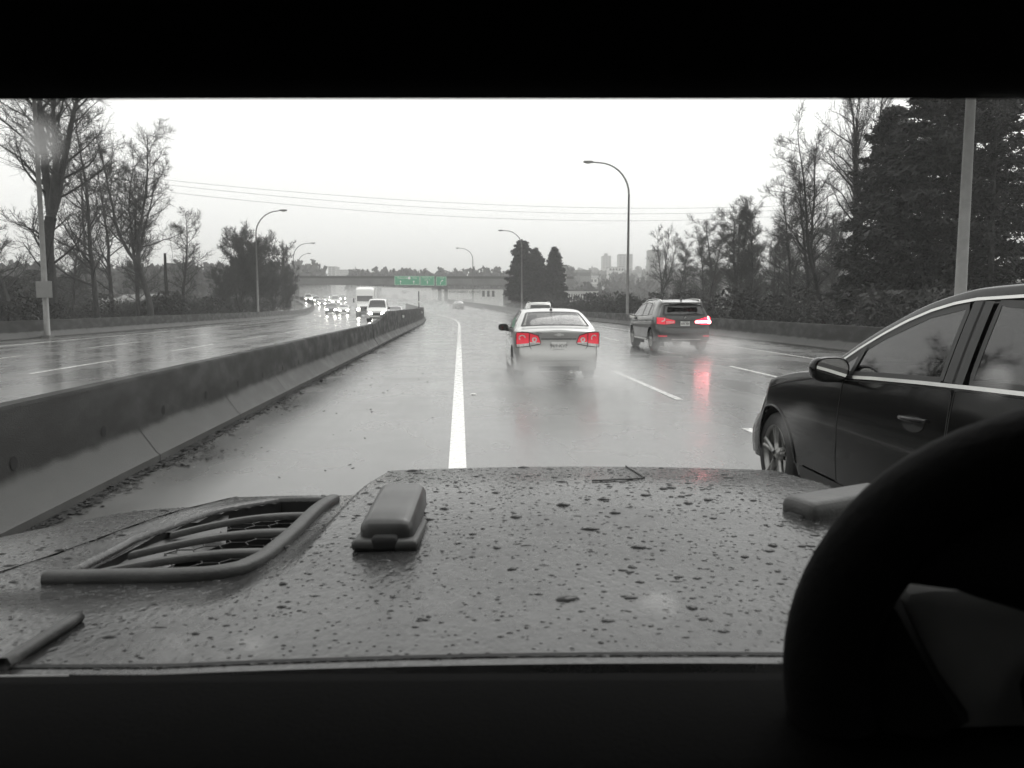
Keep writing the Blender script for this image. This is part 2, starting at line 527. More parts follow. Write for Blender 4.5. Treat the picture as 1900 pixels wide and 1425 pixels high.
# ------------------------------------------------------------------ terrain: one sheet to the horizon
def ground_z(x, y):
    x = np.asarray(x, float); y = np.asarray(y, float)
    # lateral distance from the road, approximately
    s = np.clip(y, -60, 400)
    line = np.where(s < S0, -0.03 - 0.0645 * s, -0.03 - 0.0645 * s - np.maximum(s - S0, 0) ** 2 / (2 * RC))
    r = x - line
    zr = road_z(s)
    z = zr - 0.10
    right = np.maximum(r - 15, 0); left = np.maximum(-r - 23, 0)
    z = z - 3.2 * sstep(right, 1, 22) - 1.0 * sstep(left, 2, 18)
    hill = 0.050 * np.clip(y - 235, 0, 640) * sstep(x, 12, 60)
    hill = hill + 14 * sstep(y, 420, 1000) * (1 - sstep(x, 12, 60))
    z = z + hill + 0.6 * np.sin(x * 0.05 + 1) * np.sin(y * 0.043) * sstep(np.abs(r), 25, 60)
    return z
gx = np.concatenate([np.linspace(-2500, -200, 20), np.linspace(-190, -30, 28), np.linspace(-28, 28, 36), np.linspace(30, 190, 30), np.linspace(200, 2500, 22)])
gy = np.concatenate([np.linspace(-600, -30, 8), np.linspace(-20, 200, 56), np.linspace(210, 460, 30), np.linspace(480, 1100, 30), np.linspace(1200, 4000, 8)])
GX, GY = np.meshgrid(gx, gy, indexing='ij')
mb = MB()
mb.grid(np.stack([GX, GY, ground_z(GX, GY)], -1))
def ground_mat():
    m, nt, b = new_mat('winter ground')
    N, L = nt.nodes, nt.links
    tc = N.new('ShaderNodeTexCoord')
    n1 = N.new('ShaderNodeTexNoise'); n1.inputs['Scale'].default_value = 0.09; n1.inputs['Detail'].default_value = 9; n1.inputs['Roughness'].default_value = 0.65
    L.new(tc.outputs['Object'], n1.inputs['Vector'])
    cr = N.new('ShaderNodeValToRGB')
    e = cr.color_ramp.elements
    e[0].position = 0.40; e[0].color = (0.035, 0.035, 0.033, 1)
    e[1].position = 0.66; e[1].color = (0.38, 0.38, 0.37, 1)
    x = e.new(0.55); x.color = (0.09, 0.09, 0.085, 1)
    L.new(n1.outputs[0], cr.inputs[0]); L.new(cr.outputs[0], b.inputs['Base Color'])
    b.inputs['Roughness'].default_value = 0.9
    n2 = N.new('ShaderNodeTexNoise'); n2.inputs['Scale'].default_value = 4; n2.inputs['Detail'].default_value = 6
    L.new(tc.outputs['Object'], n2.inputs['Vector'])
    bp = N.new('ShaderNodeBump'); bp.inputs['Strength'].default_value = 0.7; bp.inputs['Distance'].default_value = 0.2
    L.new(n2.outputs[0], bp.inputs['Height']); L.new(bp.outputs[0], b.inputs['Normal'])
    return m
M['ground'] = ground_mat()
struct(mb.build('ground', M['ground']))

# ------------------------------------------------------------------ concrete barriers
def barrier_profile(h, wt, wb):
    return np.array([[wb, 0.0], [wb, 0.075], [wb - 0.03, 0.10], [wt + 0.045, 0.30], [wt + 0.02, 0.36], [wt, h - 0.03], [wt - 0.02, h],
                     [-wt + 0.02, h], [-wt, h - 0.03], [-wt - 0.02, 0.36], [-wt - 0.045, 0.30], [-wb + 0.03, 0.10], [-wb, 0.075], [-wb, 0.0]])
def barrier(name, ss, rc, h, label, wt=0.085, wb=0.30, jstep=2.95, jph=0.5, mname='concrete', hole_side=None, hfun=None, s_max_detail=70):
    root = thing(name, label, 'barrier', (0, 0, 0))
    P = []
    for s in ss:
        hh = h if hfun is None else hfun(s)
        pr = barrier_profile(hh, wt, wb)
        P.append(road(s, rc + pr[:, 0], pr[:, 1]))
    mb = MB(); mb.grid(np.array(P))
    for k, e in ((0, 1), (-1, -1)):
        q = np.array(P)[k]
        idx = np.arange(len(q))[::e]
        mb.add(q, [idx])
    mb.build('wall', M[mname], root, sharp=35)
    for sgn in (1, -1):
        s = ss[0] + jph
        while s < min(ss[-1], s_max_detail):
            hh = h if hfun is None else hfun(s)
            pr = barrier_profile(hh, wt + 0.004, wb + 0.004)[:5]
            jm = MB(); jm.grid(np.stack([road(s - 0.008, rc + sgn * pr[:, 0], pr[:, 1]), road(s + 0.008, rc + sgn * pr[:, 0], pr[:, 1])], 1))
            jm.build('joint', M['joint'], root)
            s += jstep
    return root

bs = np.concatenate([np.arange(-8, 30.1, 1.0)])
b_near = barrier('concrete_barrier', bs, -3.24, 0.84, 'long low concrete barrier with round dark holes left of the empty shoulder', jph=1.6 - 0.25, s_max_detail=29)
holes = 0
for k in range(14):
    s = 0.05 + 1.46 * k + 2.9
    if s > 27: break
    p = road(s, -3.24 + 0.098, 0.43)
    hm = MB()
    nseg = 10
    ring = [road(s + 0.048 * math.cos(a), -3.24 + 0.0985 + 0.0 * math.sin(a) - 0.0385 * (math.sin(a) * 0.045) , 0.43 + 0.052 * math.sin(a)) for a in np.linspace(0, 2 * PI, nseg, endpoint=False)]
    hm.add(np.array([r + np.array([0.008, 0, 0]) for r in ring]), [list(range(nseg))])
    hm.build('pin_hole', M['gap'], b_near)
def tall(s): return 0.84 + 0.42 * float(sstep(s, 30.0, 38.0))
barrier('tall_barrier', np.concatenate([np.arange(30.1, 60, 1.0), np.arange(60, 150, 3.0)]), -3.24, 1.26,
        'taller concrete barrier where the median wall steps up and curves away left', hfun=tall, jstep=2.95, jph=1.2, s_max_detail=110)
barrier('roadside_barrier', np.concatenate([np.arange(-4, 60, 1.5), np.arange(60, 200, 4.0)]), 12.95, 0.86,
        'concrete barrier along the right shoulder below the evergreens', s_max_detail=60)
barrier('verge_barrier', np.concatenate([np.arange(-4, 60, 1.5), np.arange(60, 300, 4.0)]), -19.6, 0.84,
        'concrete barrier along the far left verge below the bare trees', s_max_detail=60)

# grit and wet leaves swept against the median wall
mb = MB()
n = 15000
s = 2 + 48 * rng.random(n) ** 1.5
r = -2.95 + np.abs(rng.normal(0, 0.15, n)) * (0.45 + 0.75 * (np.sin(s * 0.9) + np.sin(s * 2.3 + 1)) ** 2 * 0.5)
C = road(s, r, 0.006 + rng.uniform(0, 0.012, n))
a = rng.uniform(0, PI, n); L_ = 0.006 + 0.010 * rng.pareto(2.6, n).clip(0, 3)
U = np.stack([np.cos(a), np.sin(a), rng.uniform(-0.3, 0.3, n)], -1) * L_[:, None]
V = np.stack([-np.sin(a), np.cos(a), rng.uniform(-0.3, 0.3, n)], -1) * (L_ * 0.6)[:, None]
mb.quads(C, U, V)
n = 85
s = rng.uniform(5, 22, n); r = rng.uniform(-2.6, -0.1, n)
C = road(s, r, 0.006); L_ = rng.uniform(0.006, 0.02, n); a = rng.uniform(0, PI, n)
mb.quads(C, np.stack([np.cos(a), np.sin(a), 0.2 + 0 * a], -1) * L_[:, None], np.stack([-np.sin(a), np.cos(a), 0.3 + 0 * a], -1) * L_[:, None] * 0.7)
struct(mb.build('leaf_litter', M['dirt'], smooth=False), 'stuff')
# the dirty gutter itself: a ragged dark film at the foot of the wall
mb = MB()
ss_ = np.arange(2, 70, 0.25)
edge = -2.93 + 0.03 + 0.05 * (np.sin(ss_ * 0.83) * np.sin(ss_ * 0.31 + 2)) ** 2 + 0.05 * rng.random(len(ss_))
strip2 = np.stack([road(ss_, -2.95, 0.004), road(ss_, edge, 0.004)], 1)
mb.grid(strip2, flip=True)
struct(mb.build('gutter_grit', mat('gutter grit', 0.03, 0.85, var=0.6, scale=9, bump=0.6, bscale=60)), 'stuff')

# raised pavement markers beside the solid line
for s_, r_ , lb in ((13.95, 0.26, 'small white pavement marker right of the solid white line'),):
    root = thing('pavement_marker', lb, 'road marker', road(s_, r_, 0.0), TH0)
    m_ = MB(); m_.box((0, 0, 0.010), (0.11, 0.11, 0.02), taper=0.7); m_.build('base', M['paint'], root, smooth=False)
    m_ = MB(); m_.box((0, -0.047, 0.010), (0.07, 0.012, 0.012)); m_.build('reflector', M['lens_clear'], root, smooth=False)
# ------------------------------------------------------------------ trees
def branch_path(p, d, length, n, wob, up, R):
    pts = [p]; d = d / np.linalg.norm(d)
    for i in range(n):
        d = d + R.normal(0, wob, 3) + np.array([0, 0, up])
        d /= np.linalg.norm(d)
        pts.append(pts[-1] + d * length / n)
    return np.array(pts), d

def bare_tree_meshes(seed, h=12.0, r0=0.2, fork=0.35, n1=16, n2=8, n3=7, n4=0, spread=0.5, lean=(0, 0), first=0.22, up=0.05, twig=0.009, forks=1):
    """trunk mesh (trunk and limbs) and crown mesh (fine branches)"""
    R = np.random.default_rng(seed)
    T, K = MB(), MB()
    stems = []
    d0 = np.array([lean[0], lean[1], 1.0])
    P, d = branch_path(np.array([0, 0, -0.3]), d0, h * (1 if forks == 1 else fork + 0.05), 10, 0.05, 0.02, R)
    if forks == 1:
        stems.append((P, np.linspace(r0, r0 * 0.10, 11)))
    else:
        stems.append((P, np.linspace(r0, r0 * 0.72, 11)))
        for k in range(forks):
            a = 2 * PI * k / forks + R.uniform(-0.4, 0.4)
            dd = d + 0.38 * np.array([math.cos(a), math.sin(a) * 0.6, 0.2])
            Q, _ = branch_path(P[-1], dd, h * (1 - fork) * R.uniform(0.8, 1.05), 9, 0.08, 0.10, R)
            stems.append((Q, np.linspace(r0 * 0.6, r0 * 0.09, 10)))
    for P, rad in stems: T.tube(P, rad, 8)
    for si, (P, rad) in enumerate(stems):
        t_first = first if (forks == 1) else (0.45 if si == 0 else 0.08)
        cnt = n1 if forks == 1 else (max(3, n1 // 4) if si == 0 else int(n1 * 0.7))
        for k in range(cnt):
            t = t_first + (0.98 - t_first) * ((k + R.random() * 0.9) / cnt)
            i = min(int(t * (len(P) - 1)), len(P) - 2); f = t * (len(P) - 1) - i
            p = P[i] * (1 - f) + P[i + 1] * f; rr_ = rad[i] * (1 - f) + rad[i + 1] * f
            ax = P[i + 1] - P[i]; ax /= np.linalg.norm(ax)
            a = R.uniform(0, 2 * PI)
            out = np.array([math.cos(a), math.sin(a), 0])
            d = ax * R.uniform(0.45, 0.95) + out * R.uniform(0.6, 1.1) * (0.6 + spread)
            L1 = h * spread * R.uniform(0.45, 0.9) * (1.0 - 0.62 * t if forks == 1 else 0.75 - 0.35 * t)
            B, _ = branch_path(p, d, L1, 6, 0.13, up, R)
            rb = min(rr_ * 0.55, 0.02 + L1 * 0.014)
            T.tube(B, np.linspace(rb, twig * 1.3, 7), 5, cap=False)
            for j in range(n2):
                t2 = 0.15 + 0.85 * (j + R.random()) / n2
                i2 = min(int(t2 * 6), 5); q = B[i2] + (B[i2 + 1] - B[i2]) * (t2 * 6 - i2)
                d2 = (B[i2 + 1] - B[i2]); d2 /= np.linalg.norm(d2)
                d2 = d2 * 0.7 + R.normal(0, 0.55, 3) + np.array([0, 0, 0.15])
                L2 = L1 * R.uniform(0.25, 0.55) * (1.1 - 0.5 * t2)
                C, _ = branch_path(q, d2, L2, 4, 0.16, up, R)
                K.tube(C, np.linspace(max(twig * 1.2, rb * 0.35 * (1 - 0.6 * t2)), twig * 0.8, 5), 3, cap=False)
                for m in range(n3):
                    t3 = 0.1 + 0.9 * (m + R.random()) / n3
                    i3 = min(int(t3 * 4), 3); w = C[i3] + (C[i3 + 1] - C[i3]) * (t3 * 4 - i3)
                    d3 = (C[i3 + 1] - C[i3]); d3 /= np.linalg.norm(d3)
                    d3 = d3 * 0.8 + R.normal(0, 0.55, 3) + np.array([0, 0, 0.12])
                    L3 = min(1.3, max(0.3, L2 * R.uniform(0.3, 0.6)))
                    D, _ = branch_path(w, d3, L3, 3, 0.2, up, R)
                    K.tube(D, np.linspace(twig * 0.9, twig * 0.55, 4), 3, cap=False)
                    for q4 in range(n4):
                        t4 = 0.2 + 0.8 * R.random()
                        i4 = min(int(t4 * 3), 2); w4 = D[i4] + (D[i4 + 1] - D[i4]) * (t4 * 3 - i4)
                        d4 = R.normal(0, 0.6, 3) + (D[-1] - D[0]) / max(1e-6, np.linalg.norm(D[-1] - D[0]))
                        E, _ = branch_path(w4, d4, L3 * 0.45, 2, 0.2, up, R)
                        K.tube(E, np.linspace(twig * 0.6, twig * 0.45, 3), 3, cap=False)
    return T.mesh('trunk'), K.mesh('crown')

def inst(name, label, cat, meshes, loc, rz=0.0, sc=1.0, group=None, mats=('bark', 'twig'), names=('trunk', 'crown')):
    root = thing(name, label, cat, loc, rz, group)
    if not hasattr(sc, '__len__'): sc = (sc, sc, sc)
    root.scale = sc
    for me, mn, nm in zip(meshes, mats, names):
        if not me.materials: me.materials.append(M[mn])
        o = bpy.data.objects.new(nm, me); COL.objects.link(o); o.parent = root
    return root

def conifer_meshes(seed, h=15.0, wid=0.3, n_br=150, leaf=0.20, per=70, r0=0.25, droop=0.25, round_=0.0, bottom=0.06):
    R = np.random.default_rng(seed)
    T, K = MB(), MB()
    P, _ = branch_path(np.array([0, 0, -0.3]), np.array([0, 0, 1.0]), h, 10, 0.02, 0.05, R)
    T.tube(P, np.linspace(r0, 0.02, 11), 8)
    CC, UU, VV = [], [], []
    for k in range(n_br):
        t = bottom + (0.985 - bottom) * ((k + R.random()) / n_br)
        p = np.array([np.interp(t, np.linspace(0, 1, 11), P[:, i]) for i in range(3)])
        a = k * 2.399 + R.uniform(-0.5, 0.5)
        prof = (1 - t) ** (0.75 if not round_ else 0.5) * (min(1, t / 0.18) ** 0.4)
        L1 = h * wid * prof * R.uniform(0.55, 1.12) + 0.25
        d = np.array([math.cos(a), math.sin(a), 0.25 - droop * R.uniform(0.6, 1.4) + 0.35 * t])
        B, _ = branch_path(p, d, L1, 5, 0.09, -0.02, R)
        T.tube(B, np.linspace(0.045 * (1 - t) + 0.012, 0.006, 6), 4, cap=False)
        n = int(per * (0.35 + L1 / (h * wid)))
        tt = np.sqrt(R.uniform(0.02, 1.0, n))
        i = np.minimum((tt * 5).astype(int), 4); f = (tt * 5 - i)[:, None]
        c = B[i] * (1 - f) + B[i + 1] * f
        sp = (0.10 + 0.16 * L1 * (1.15 - tt))[:, None]
        c = c + R.normal(0, 1, (n, 3)) * sp * np.array([1, 1, 0.45]) - np.array([0, 0, 0.10])
        ax = np.array([math.cos(a), math.sin(a), -0.25]) + R.normal(0, 0.5, (n, 3))
        ax /= np.linalg.norm(ax, axis=1, keepdims=True)
        nn = R.normal(0, 0.6, (n, 3)) + np.array([0, 0, 1.0])
        v = np.cross(nn, ax); v /= np.maximum(np.linalg.norm(v, axis=1, keepdims=True), 1e-6)
        l = leaf * R.uniform(0.6, 1.3, (n, 1))
        CC.append(c); UU.append(ax * l); VV.append(v * l * 0.28)
    K.quads(np.vstack(CC), np.vstack(UU), np.vstack(VV))
    return T.mesh('trunk'), K.mesh('crown', smooth=False)

def shrub_meshes(seed, h=2.2, w=1.6, stems=26, leaves=900, leaf=0.07):
    R = np.random.default_rng(seed)
    T, K = MB(), MB()
    for k in range(stems):
        a = R.uniform(0, 2 * PI); q = R.uniform(0, 0.5) * w * 0.5
        d = np.array([math.cos(a) * 0.55, math.sin(a) * 0.55, 1.0]) + R.normal(0, 0.15, 3)
        B, _ = branch_path(np.array([q * math.cos(a), q * math.sin(a), -0.15]), d, h * R.uniform(0.55, 1.1), 5, 0.13, 0.0, R)
        T.tube(B, np.linspace(0.022, 0.006, 6), 3, cap=False)
        for j in range(9):
            t = R.uniform(0.2, 1.0); i = min(int(t * 5), 4); p = B[i] + (B[i + 1] - B[i]) * (t * 5 - i)
            C, _ = branch_path(p, R.normal(0, 0.6, 3) + np.array([0, 0, 0.5]), h * R.uniform(0.15, 0.4), 3, 0.2, 0.0, R)
            T.tube(C, np.linspace(0.009, 0.004, 4), 3, cap=False)
    n = leaves
    th = R.uniform(0, 2 * PI, n); u = R.random(n) ** 0.45
    ph = R.uniform(0.0, 1.0, n)
    c = np.stack([np.cos(th) * u * w * 0.5 * np.sqrt(1 - ph ** 2 * 0.8), np.sin(th) * u * w * 0.5 * np.sqrt(1 - ph ** 2 * 0.8), ph * h * 0.92], -1)
    clump = (np.sin(c[:, 0] * 5 + seed) + np.sin(c[:, 1] * 4.3 + 2) + np.sin(c[:, 2] * 4.7)) > -0.9
    c = c[clump]; n = len(c)
    ax = R.normal(0, 1, (n, 3)); ax /= np.linalg.norm(ax, axis=1, keepdims=True)
    v = np.cross(ax, R.normal(0, 1, (n, 3))); v /= np.maximum(np.linalg.norm(v, axis=1, keepdims=True), 1e-6)
    l = leaf * R.uniform(0.5, 1.4, (n, 1))
    K.quads(c, ax * l, v * l * 0.5)
    return T.mesh('stems'), K.mesh('foliage', smooth=False)

def base(u, d):
    """a spot on the ground seen in photo column u at distance d"""
    x = (u - CX) / F_PX * d * 1.0
    return (x, d, float(ground_z(x, d)))
def hgt(v_top, d, z0):
    return CAM_H + (566 - v_top) / F_PX * d - z0

big = bare_tree_meshes(11, h=17, r0=0.42, fork=0.36, n1=34, n2=12, n3=8, n4=0, spread=0.50, forks=3, twig=0.009)
leanm = bare_tree_meshes(12, h=12, r0=0.24, n1=18, n2=11, n3=9, n4=1, spread=0.45, lean=(-0.42, 0.1), twig=0.009, first=0.3)
slim = [bare_tree_meshes(21 + k, h=12, r0=0.17, n1=30, n2=11, n3=9, n4=1, spread=0.42 + 0.05 * (k % 2), lean=((-0.1, 0.06, 0.1)[k], 0), twig=0.008, first=0.22) for k in range(3)]
forked = [bare_tree_meshes(31 + k, h=13, r0=0.2, fork=0.3, n1=30, n2=11, n3=9, n4=1, spread=0.42, forks=2 + k, twig=0.008) for k in range(2)]
thin = [bare_tree_meshes(41 + k, h=11, r0=0.12, n1=32, n2=10, n3=9, n4=1, spread=0.32, twig=0.008, first=0.28) for k in range(3)]
dense = [bare_tree_meshes(51 + k, h=9, r0=0.13, fork=0.12, n1=34, n2=11, n3=9, n4=1, spread=0.5, forks=4, twig=0.013, up=0.06) for k in range(2)]

def bt(meshes, u, d, v_top, label, h0, rz=0.0, wx=1.0, group=None, name='bare_tree'):
    b = base(u, d)
    s = hgt(v_top, d, b[2]) / h0
    return inst(name, label, 'tree', meshes, b, rz, (s * wx, s * wx, s), group)

G1 = 'bare trees behind the left barrier'
bt(big, 99, 45, 70, 'largest bare tree with thick forking trunk directly behind the lamp post with a square sign', 17, 3.3, group=G1)
bt(leanm, 44, 40, 330, 'bare tree leaning far to the left at the left edge', 12, 0.1, group=G1)
bt(leanm, 12, 43, 420, 'dark leaning bare trunk cut by the left edge of the photo', 12, -0.2, group=G1)
bt(slim[1], 182, 50, 215, 'slender crooked bare tree second to the right of the thick trunk', 12, 1.0, 1.05, group=G1)
bt(forked[0], 284, 58, 250, 'bare tree splitting into two crossing stems left of the dead snag', 13, 0.5, 1.1, group=G1)
bt(forked[1], 262, 60, 300, 'pale bare tree behind the two crossing stems', 13, 2.2, 1.0, group=G1)
bt(slim[2], 338, 66, 390, 'bare tree bending right whose limbs reach above the bushy thicket', 12, 0.2, 1.2, group=G1)
bt(thin[0], 140, 62, 380, 'thin bare tree just right of the thick forking trunk', 11, 1.4, 1.2, group=G1)
bt(slim[0], 215, 66, 300, 'faint bare tree behind the slender crooked tree', 12, 2.4, 1.1, group=G1)
# snag
rt = thing('dead_snag', 'short dead snag without branches between the bare trees', 'tree', base(313, 63), 0, G1)
m_ = MB(); m_.tube([(0, 0, -0.3), (0.03, 0, 2), (-0.02, 0, 4), (0.0, 0, 5.6)], [0.17, 0.15, 0.13, 0.09], 8)
for k in range(6): m_.tube([(0, 0, 1.5 + 0.6 * k), (0.3 * math.cos(k * 2.1), 0.3 * math.sin(k * 2.1), 1.8 + 0.6 * k)], [0.03, 0.012], 4)
m_.build('trunk', M['bark'], rt)
G2 = 'dense twiggy trees left of the far traffic'
for k, (u, d, vt, wx, lb) in enumerate([
        (418, 82, 492, 1.0, 'low dense twiggy tree at the left end of the misty thicket'),
        (447, 86, 436, 1.0, 'tall dense twiggy tree left of the curved lamp in the thicket'),
        (478, 92, 428, 0.95, 'tallest dense twiggy tree, right behind the curved lamp pole'),
        (508, 104, 452, 0.9, 'dense twiggy tree right of the curved lamp pole'),
        (532, 115, 492, 0.8, 'small dense twiggy tree at the right end of the thicket by the traffic')]):
    bt(dense[k % 2], u, d, vt, lb, 9, 1.1 * k, wx, G2, 'dense_tree')

G3 = 'bare trees behind the right barrier'
for k, (ms, h0, u, d, vt, wx, rz, lb) in enumerate([
        (forked[1], 13, 1220, 78, 432, 0.75, 0.4, 'bushy bare tree above the roof of the dark car with lit brake lights'),
        (thin[0], 11, 1312, 70, 418, 1.25, 1.0, 'bare tree leaning toward the left of the clump of upright trunks'),
        (thin[1], 11, 1352, 64, 384, 1.1, 0.4, 'leftmost upright trunk of the bare clump right of the dark car'),
        (thin[2], 11, 1370, 62, 378, 1.0, 2.0, 'second upright trunk in the bare clump'),
        (thin[0], 11, 1388, 60, 366, 1.1, 3.0, 'tallest and thickest upright trunk in the bare clump'),
        (thin[1], 11, 1404, 63, 392, 0.9, 4.2, 'rightmost trunk of the bare clump, slightly shorter'),
        (slim[0], 12, 1470, 52, 352, 1.1, 0.2, 'bare tree with long limbs leaning left over the hillside'),
        (slim[2], 12, 1500, 48, 300, 1.0, 1.2, 'bare tree with upright crown left of the evergreens'),
        (forked[0], 13, 1530, 46, 262, 1.0, 0.8, 'two-stemmed bare tree against the edge of the evergreens'),
        (big, 17, 1585, 45, 150, 0.62, 1.9, 'tallest bare tree rising out of the evergreens into the white sky'),
        (thin[2], 11, 1440, 66, 428, 1.2, 0.1, 'short bare tree between the clump and the leaning limbs')]):
    bt(ms, u, d, vt, lb, h0, rz, wx, G3)

G3b = 'slender bare trees filling the gap along the right verge'
for k in range(13):
    u = 1255 + 26 * k + rng.uniform(-9, 9); d = rng.uniform(62, 98)
    bt((thin + slim)[k % 6], u, d, rng.uniform(420, 470) - 0.12 * (u - 1255), 'slender bare tree among the thin twigs behind the right barrier', 11.5, rng.uniform(0, 6), 1.25, G3b)
# evergreens
ev = [conifer_meshes(61 + k, h=16, wid=0.30, n_br=(230, 150, 190)[k], leaf=0.155, per=(220, 200, 200)[k], round_=1, droop=0.3) for k in range(3)]
ev.append(conifer_meshes(64, h=16, wid=0.27, n_br=84, leaf=0.15, per=125, round_=1, droop=0.3))
G4 = 'dense evergreens on the right'
for k, (u, d, vt, sx, lb) in enumerate([
        (1625, 40, 200, 0.78, 'leftmost dense evergreen with ragged edge against the bare trees'),
        (1690, 36, 110, 0.95, 'tall dense evergreen left of the near right lamp post'),
        (1762, 42, 90, 0.95, 'dense evergreen directly behind the near right lamp post'),
        (1830, 34, 130, 0.85, 'evergreen with bright gaps right of the near lamp post'),
        (1905, 38, 60, 1.0, 'evergreen cut by the right edge of the photo'),
        (2040, 36, 60, 0.9, 'evergreen mostly beyond the right edge above the black car roof')]):
    b = base(u, d); s = hgt(vt, d, b[2]) / 16
    inst('evergreen_tree', lb, 'tree', ev[(0, 1, 2, 3, 3, 3)[k]], b, 1.7 * k, (s * sx, s * sx, s), G4, mats=('bark', 'needle'))
cf = [conifer_meshes(71, h=13, wid=0.34, n_br=210, leaf=0.30, per=120, round_=1, droop=0.1, bottom=0.02), conifer_meshes(72, h=12, wid=0.26, n_br=190, leaf=0.28, per=90, droop=0.15, bottom=0.02), conifer_meshes(73, h=13, wid=0.42, n_br=170, leaf=0.30, per=110, round_=1, droop=0.0, bottom=0.02)]
G5 = 'two conifers above the silver car'
for k, (me, h0, u, d, vt, sx, lb) in enumerate([
        (cf[0], 13, 968, 140, 446, 0.80, 'broad dark conifer behind the thin lamp post above the silver car'),
        (cf[2], 13, 994, 143, 462, 0.74, 'rounded dark conifer between the lamp post conifer and the pointed one'),
        (cf[1], 12, 1027, 138, 458, 0.95, 'narrow pointed conifer right of the broad dark one')]):
    b = base(u, d); s = hgt(vt, d, b[2]) / h0
    inst('conifer_tree', lb, 'tree', me, b, 0.9 * k, (s * sx, s * sx, s), G5, mats=('bark', 'needle'))
# garden conifers far left behind the trunks
for k, (u, d, vt, sx, lb) in enumerate([(70, 95, 500, 1.5, 'dark round evergreen low behind the thick left trunk'),
                                        (135, 100, 508, 1.7, 'low dark evergreen between the left trunks'),
                                        (20, 92, 512, 1.4, 'low dark evergreen behind the leaning trunk')]):
    b = base(u, d); s = hgt(vt, d, b[2]) / 13
    inst('conifer_tree', lb, 'tree', cf[0], b, k, (s * sx, s * sx, s), None, mats=('bark', 'needle'))

# brush along both verges
sh = [shrub_meshes(81 + k, h=2.3 + 0.3 * k, w=2.6, leaves=1500, leaf=0.075, stems=34) for k in range(3)]
n_sh = 0
for side, G, lb in ((0, 'brush thicket behind the left barrier', 'leafless dark brush in the thicket behind the far left barrier'),
                    (1, 'brush thicket behind the right barrier', 'leafless dark brush in the thicket behind the right barrier')):
    for k in range(34):
        s_ = rng.uniform(24, 88) if side == 0 else rng.uniform(20, 125)
        r_ = rng.uniform(-25.5, -22.0) if side == 0 else rng.uniform(14.4, 19.5)
        p = road(s_, r_)
        z = float(ground_z(p[0], p[1]))
        sc = rng.uniform(0.65, 1.15)
        root = inst('shrub', lb, 'shrub', sh[k % 3], (p[0], p[1], z), rng.uniform(0, 6), (sc * 1.2, sc * 1.2, sc), G, mats=('bark', 'brush'), names=('stems', 'foliage'))
# ------------------------------------------------------------------ far wood and hillside
def side_r(x, y):
    s = min(max(y, -60), 400)
    return x + 0.03 + 0.0645 * s + max(s - S0, 0) ** 2 / (2 * RC)
def far_wood(name, spots, leaf, mname='farwood'):
    mb = MB(); CC, UU, VV = [], [], []
    for (x, y, h, w, kind) in spots:
        if -23.5 - w < side_r(x, y) < 15.5 + w and y < 300: continue
        z = float(ground_z(x, y)); n = (56 if kind else 50) if leaf > 0.7 else 260
        if kind:      # conifer: pointed
            t = rng.random(n); rad = w * (1 - t) ** 0.8
        else:
            t = rng.random(n) ** 0.8; rad = w * np.sqrt(np.clip(1 - (2 * t - 0.9) ** 2 * 0.8, 0.05, 1))
        a = rng.uniform(0, 2 * PI, n); q = np.sqrt(rng.random(n))
        CC.append(np.stack([x + rad * q * np.cos(a), y + rad * q * np.sin(a), z + t * h], -1))
        ax = rng.normal(0, 1, (n, 3)); ax[:, 2] = np.abs(ax[:, 2]) + 0.6; ax /= np.linalg.norm(ax, axis=1, keepdims=True)
        v = np.cross(ax, rng.normal(0, 1, (n, 3))); v /= np.maximum(np.linalg.norm(v, axis=1, keepdims=True), 1e-6)
        l = leaf * rng.uniform(0.5, 1.3, (n, 1)) * (w / 3.0) ** 0.5
        UU.append(ax * l * (1.5 if not kind else 1.2)); VV.append(v * l * 0.6)
    mb.quads(np.vstack(CC), np.vstack(UU), np.vstack(VV))
    return struct(mb.build(name, M[mname], smooth=False), 'stuff')

sp = []
for k in range(1100):      # the slope on the right, behind the bare trees
    u = rng.uniform(1040, 1960); d = rng.uniform(230, 900) if k % 3 else rng.uniform(620, 900)
    x = (u - CX) / F_PX * d
    sp.append((x, d, rng.uniform(3.5, 8) * (1.0 if d < 760 else 1.25), rng.uniform(2.0, 4.4), rng.random() < 0.3))
for k in range(820):       # middle band behind the overpass
    u = rng.uniform(520, 1060); d = rng.uniform(340, 560)
    if 598 < u < 656: continue
    sp.append(((u - CX) / F_PX * d, d, rng.uniform(11, 17) + 0.012 * (d - 340), rng.uniform(3, 6), rng.random() < 0.18))
for k in range(330):       # left, behind the bare trees
    u = rng.uniform(-80, 560); d = rng.uniform(170, 420)
    sp.append(((u - CX) / F_PX * d, d, rng.uniform(5, 9) + d * 0.01, rng.uniform(3, 6), rng.random() < 0.2))
far_wood('far_wood', sp, 0.75)
sp = []
for k in range(520):       # scrub on the low ground beyond the right barrier
    u = rng.uniform(1010, 1900); d = rng.uniform(70, 230)
    sp.append(((u - CX) / F_PX * d, d, rng.uniform(1.5, 3.6), rng.uniform(1.6, 3.2), False))
for k in range(330):
    u = rng.uniform(-60, 540); d = rng.uniform(64, 170)
    sp.append(((u - CX) / F_PX * d, d, rng.uniform(1.2, 2.8), rng.uniform(1.5, 3.0), False))
far_wood('scrub', sp, 0.11, 'brush')

